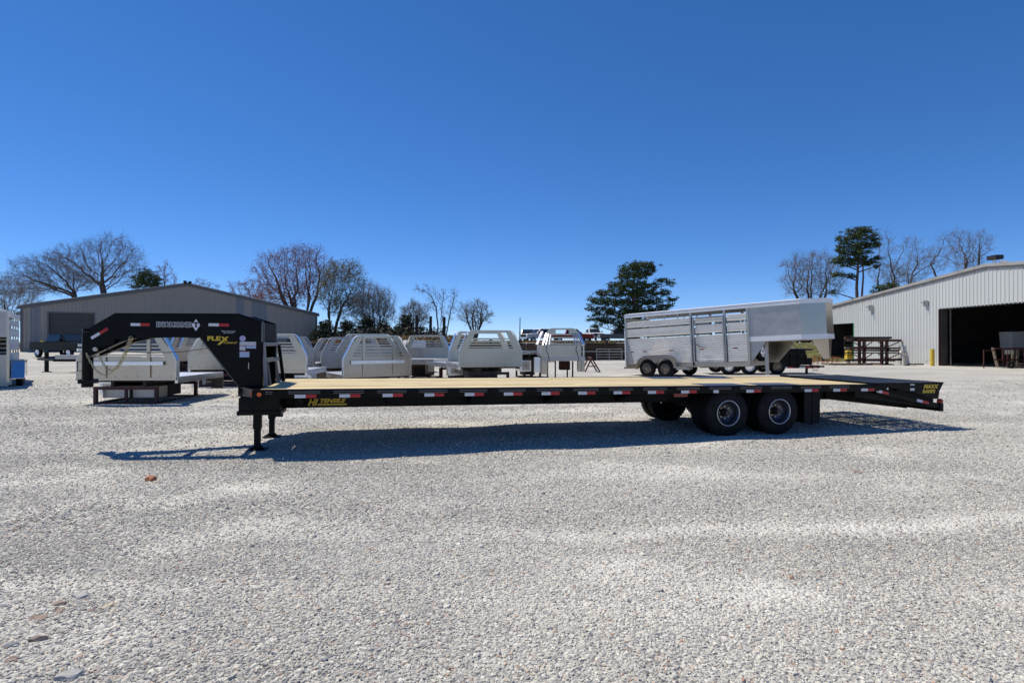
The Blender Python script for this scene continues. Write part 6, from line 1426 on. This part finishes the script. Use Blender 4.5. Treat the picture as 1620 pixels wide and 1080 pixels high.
# --- left group
bare_tree('bare_tree', 'tallest bare oak standing right behind the left end of the tan shed roof', 162, 84, 370, 70, 232, 11, rad=0.42, m_c=twig, att=1700, blobs=[(178, 392, 32, 22), (150, 398, 30, 22), (205, 412, 26, 24), (110, 408, 32, 20), (165, 430, 60, 26)], twl=1.2, twigs=6)
bare_tree('bare_tree', 'broad bare oak with low crown at the far left behind the cut-off trailer', 118, 92, 402, 20, 180, 23, rad=0.40, att=1700, blobs=[(60, 425, 40, 22), (92, 415, 26, 18), (40, 448, 42, 22), (88, 445, 50, 24), (125, 440, 34, 24)], twl=1.2, twigs=6)
bare_tree('bare_tree', 'pale bare tree at the left edge of the photo', 10, 78, 438, -50, 60, 31, rad=0.26, m_c=twigl, att=700, cb=512, twl=0.9)
bare_tree('bare_tree', 'slender reddish bare tree beside the small pine above the tan shed', 262, 86, 413, 243, 281, 41, rad=0.14, att=260, m_c=twigr, bud=budr, budn=500, cb=470, tr=0.014)
bare_tree('bare_tree', 'small pale bare tree top above the right slope of the tan shed roof', 320, 95, 441, 296, 346, 43, rad=0.14, att=260, m_c=twigl, cb=480, tr=0.014)
clump_tree('pine_tree', 'small dark round-topped pine above the tan shed roof', 232, 78, [(233, 433, 13, 9), (243, 441, 11, 8), (221, 441, 12, 7), (232, 448, 18, 8), (216, 452, 9, 6), (246, 452, 9, 6)], [(233, 440, 0.15)], pinel, 5)
# --- centre group
bare_tree('bare_tree', 'large many-stemmed bare maple with red buds behind the right end of the tan shed', 477, 78, 388, 400, 520, 51, stems=6, sprd=0.55, rad=0.30, att=2000, m_c=twigr, bud=budr, budn=11000, blobs=[(470, 410, 38, 22), (500, 408, 16, 19), (430, 432, 30, 28), (470, 450, 50, 32), (512, 440, 22, 26), (440, 470, 40, 18)], twl=0.9)
bare_tree('bare_tree', 'low reddish bare tree left of the large maple, above the shed roof', 398, 88, 438, 355, 440, 53, rad=0.16, att=500, m_c=twigr, bud=budr, budn=2500, cb=500)
bare_tree('bare_tree', 'yellow-green budding tree right of the large red maple', 524, 74, 412, 498, 582, 57, stems=3, sprd=0.4, rad=0.2, att=1300, bud=budg, budn=11000, blobs=[(540, 432, 32, 20), (560, 455, 22, 26), (525, 465, 26, 30), (548, 480, 34, 24)], twl=0.8)
bare_tree('bare_tree', 'rounded grey bare tree with fine upright twigs, right of the budding one', 592, 72, 450, 556, 628, 61, stems=6, sprd=0.42, rad=0.13, att=900, m_c=twigl, cb=522, twl=0.9)
bare_tree('bare_tree', 'small grey bare tree just left of the dark posts', 655, 85, 474, 630, 682, 67, stems=5, sprd=0.45, rad=0.12, att=500, m_c=twigl, cb=522, twl=0.7)
bare_tree('bare_tree', 'taller thin sapling leaning left between the dark posts', 694, 58, 447, 656, 704, 71, stems=2, sprd=0.15, rad=0.075, att=90, blobs=[(665, 458, 9, 11), (680, 462, 10, 15), (688, 480, 12, 20)], tr=0.012, twigs=2, twl=0.6)
bare_tree('bare_tree', 'shorter thin sapling right beside the rightmost dark post', 704, 59, 457, 695, 730, 73, stems=2, sprd=0.3, rad=0.065, att=90, blobs=[(718, 470, 10, 13), (700, 468, 8, 12), (712, 490, 14, 18)], tr=0.012, twigs=2, twl=0.6)
bare_tree('bare_tree', 'fan-shaped bare shrub-like tree above the middle truck beds', 752, 64, 474, 724, 784, 79, stems=8, sprd=0.6, rad=0.10, att=330, blobs=[(752, 493, 30, 20), (752, 505, 24, 16)], twl=0.7, twigs=2, tr=0.014, m_c=twigl)
for i, (cx, top, w_, lab) in enumerate(((512, 505, 22, 'dark cedar at the corner of the tan shed'), (548, 506, 24, 'dark cedar left of the middle of the evergreen row'), (578, 500, 20, 'dark cedar in the middle of the evergreen row'), (606, 508, 20, 'dark cedar right of the middle of the evergreen row'), (640, 497, 18, 'low dark cedar left of the dark timber posts'))):
    clump_tree('cedar_tree', lab, cx, 64 + i, [(cx, top + 16, w_ * 0.72, 11, 0.6), (cx - w_ * 0.4, top + 27, w_ * 0.6, 11, 0.6), (cx + w_ * 0.42, top + 28, w_ * 0.6, 10, 0.6), (cx + 2, top + 7, w_ * 0.42, 8, 0.6)], [(cx, top + 8, 0.14)], cedar if i != 4 else scrub, 90 + i, dens=70)
# scrub and dry weeds along the rise: one uncountable mass
def scrub_mass():
    rg = np.random.default_rng(8); n = 26000; px = rg.uniform(486, 1000, n); Y = rg.uniform(51, 60, n); x = (px - 810) / 881 * Y; z = gz(x, Y)
    h = rg.random(n) ** 1.5 * (0.55 * (px < 740) + 0.18) ; c = np.stack([x, Y, z + h], 1)
    tag(tri_mesh('dry_weeds', weeds, c, 0.09, rg, None), 'brown dry weeds along the top of the tie wall', 'weeds', kind='stuff')
    n = 14000; px = rg.uniform(500, 700, n); Y = rg.uniform(60, 68, n); x = (px - 810) / 881 * Y; z = gz(x, Y); k = rg.integers(0, 26, n); x = x * 0.25 + ((520 + k * 7.5 + rg.normal(0, 2.5, n)) - 810) / 881 * Y * 0.75
    c = np.stack([x, Y, gz(x, Y) + rg.random(n) * (1.1 + 0.8 * np.sin(k * 2.1))], 1)
    tag(tri_mesh('underbrush', scrub, c, 0.13, rg, None), 'tangled brown-green underbrush below the cedars', 'underbrush', kind='stuff')
scrub_mass()
# --- big pine
clump_tree('pine_tree', 'big spreading pine left of the silver livestock trailer', 1003, 62,
    [(1010, 421, 22, 7), (1022, 419, 16, 6), (992, 427, 15, 7), (1034, 425, 10, 5), (1005, 436, 26, 8), (985, 438, 11, 5), (1020, 432, 16, 6), (975, 452, 16, 6), (1000, 450, 26, 9), (1027, 452, 20, 7), (1050, 443, 12, 5), (1060, 449, 9, 4),
     (958, 464, 17, 7), (985, 463, 24, 8), (1015, 464, 26, 8), (1044, 463, 17, 6), (1062, 473, 10, 5), (942, 474, 13, 6), (965, 478, 24, 8), (995, 478, 26, 9), (1028, 477, 24, 8), (1052, 484, 15, 5), (938, 488, 12, 7), (958, 493, 20, 7), (985, 494, 24, 8), (1015, 492, 24, 8), (1044, 491, 15, 6),
     (940, 503, 13, 6), (962, 508, 20, 7), (988, 510, 20, 8), (945, 515, 10, 4), (980, 519, 12, 5), (1012, 508, 24, 10)], [(1003, 425, 0.34), (1008, 440, 0.2)], pinel, 77, dens=46)
# --- right group
clump_tree('pine_tree', 'tall umbrella-crowned pine behind the silver trailer nose, left of the workshop', 1356, 64,
    [(1352, 366, 16, 6), (1372, 364, 13, 5), (1362, 374, 24, 7), (1336, 378, 12, 6), (1384, 378, 9, 5), (1345, 388, 20, 7), (1374, 388, 16, 6), (1330, 397, 11, 5), (1386, 386, 8, 4), (1352, 399, 24, 7), (1330, 409, 13, 5), (1362, 410, 20, 5), (1386, 408, 9, 4), (1342, 417, 15, 4), (1375, 417, 15, 4), (1390, 420, 6, 3), (1322, 415, 8, 4),
     (1328, 434, 13, 4, 0.8), (1346, 436, 8, 3, 0.8), (1320, 462, 7, 3, 0.8)], [(1357, 366, 0.26), (1364.5, 375, 0.18)], pinel, 83, dens=50)
bare_tree('bare_tree', 'rounded pale bare tree above the silver livestock trailer nose', 1288, 72, 397, 1233, 1340, 101, stems=5, sprd=0.5, rad=0.17, att=1200, m_c=twigl, blobs=[(1285, 425, 45, 27), (1280, 450, 48, 24), (1320, 445, 22, 25)], twl=0.9)
bare_tree('bare_tree', 'tall thin bare tree right beside the umbrella pine', 1399, 70, 366, 1380, 1432, 103, stems=2, sprd=0.25, rad=0.15, att=600, m_c=twigl, blobs=[(1402, 390, 17, 24), (1400, 425, 26, 30), (1415, 440, 28, 24)], twl=0.9)
bare_tree('bare_tree', 'wispy bare tree leaning right behind the workshop roof', 1430, 76, 372, 1398, 1478, 107, stems=3, sprd=0.45, rad=0.14, att=700, m_c=twigl, blobs=[(1442, 392, 18, 20), (1460, 415, 22, 22), (1436, 430, 32, 24)], twl=0.9)
bare_tree('bare_tree', 'pale bare tree with fan-shaped limbs above the middle of the workshop roof', 1516, 78, 361, 1468, 1546, 109, stems=3, sprd=0.42, rad=0.17, att=700, m_c=twigl, blobs=[(1512, 380, 26, 19), (1495, 405, 26, 20), (1525, 410, 26, 24)], twl=0.9)
bare_tree('bare_tree', 'pale bare tree nearest the roof vent of the workshop', 1542, 76, 366, 1528, 1576, 113, stems=2, sprd=0.35, rad=0.15, att=450, m_c=twigl, blobs=[(1552, 384, 22, 18), (1545, 405, 16, 22)], twl=0.9)
clump_tree('cedar_tree', 'round dark cedar showing above the workshop roof line', 1404, 66, [(1408, 454, 17, 7, 0.7), (1392, 460, 14, 7, 0.7), (1420, 460, 12, 6, 0.7), (1402, 470, 24, 10, 0.7)], [(1404, 460, 0.14)], pinel, 121)
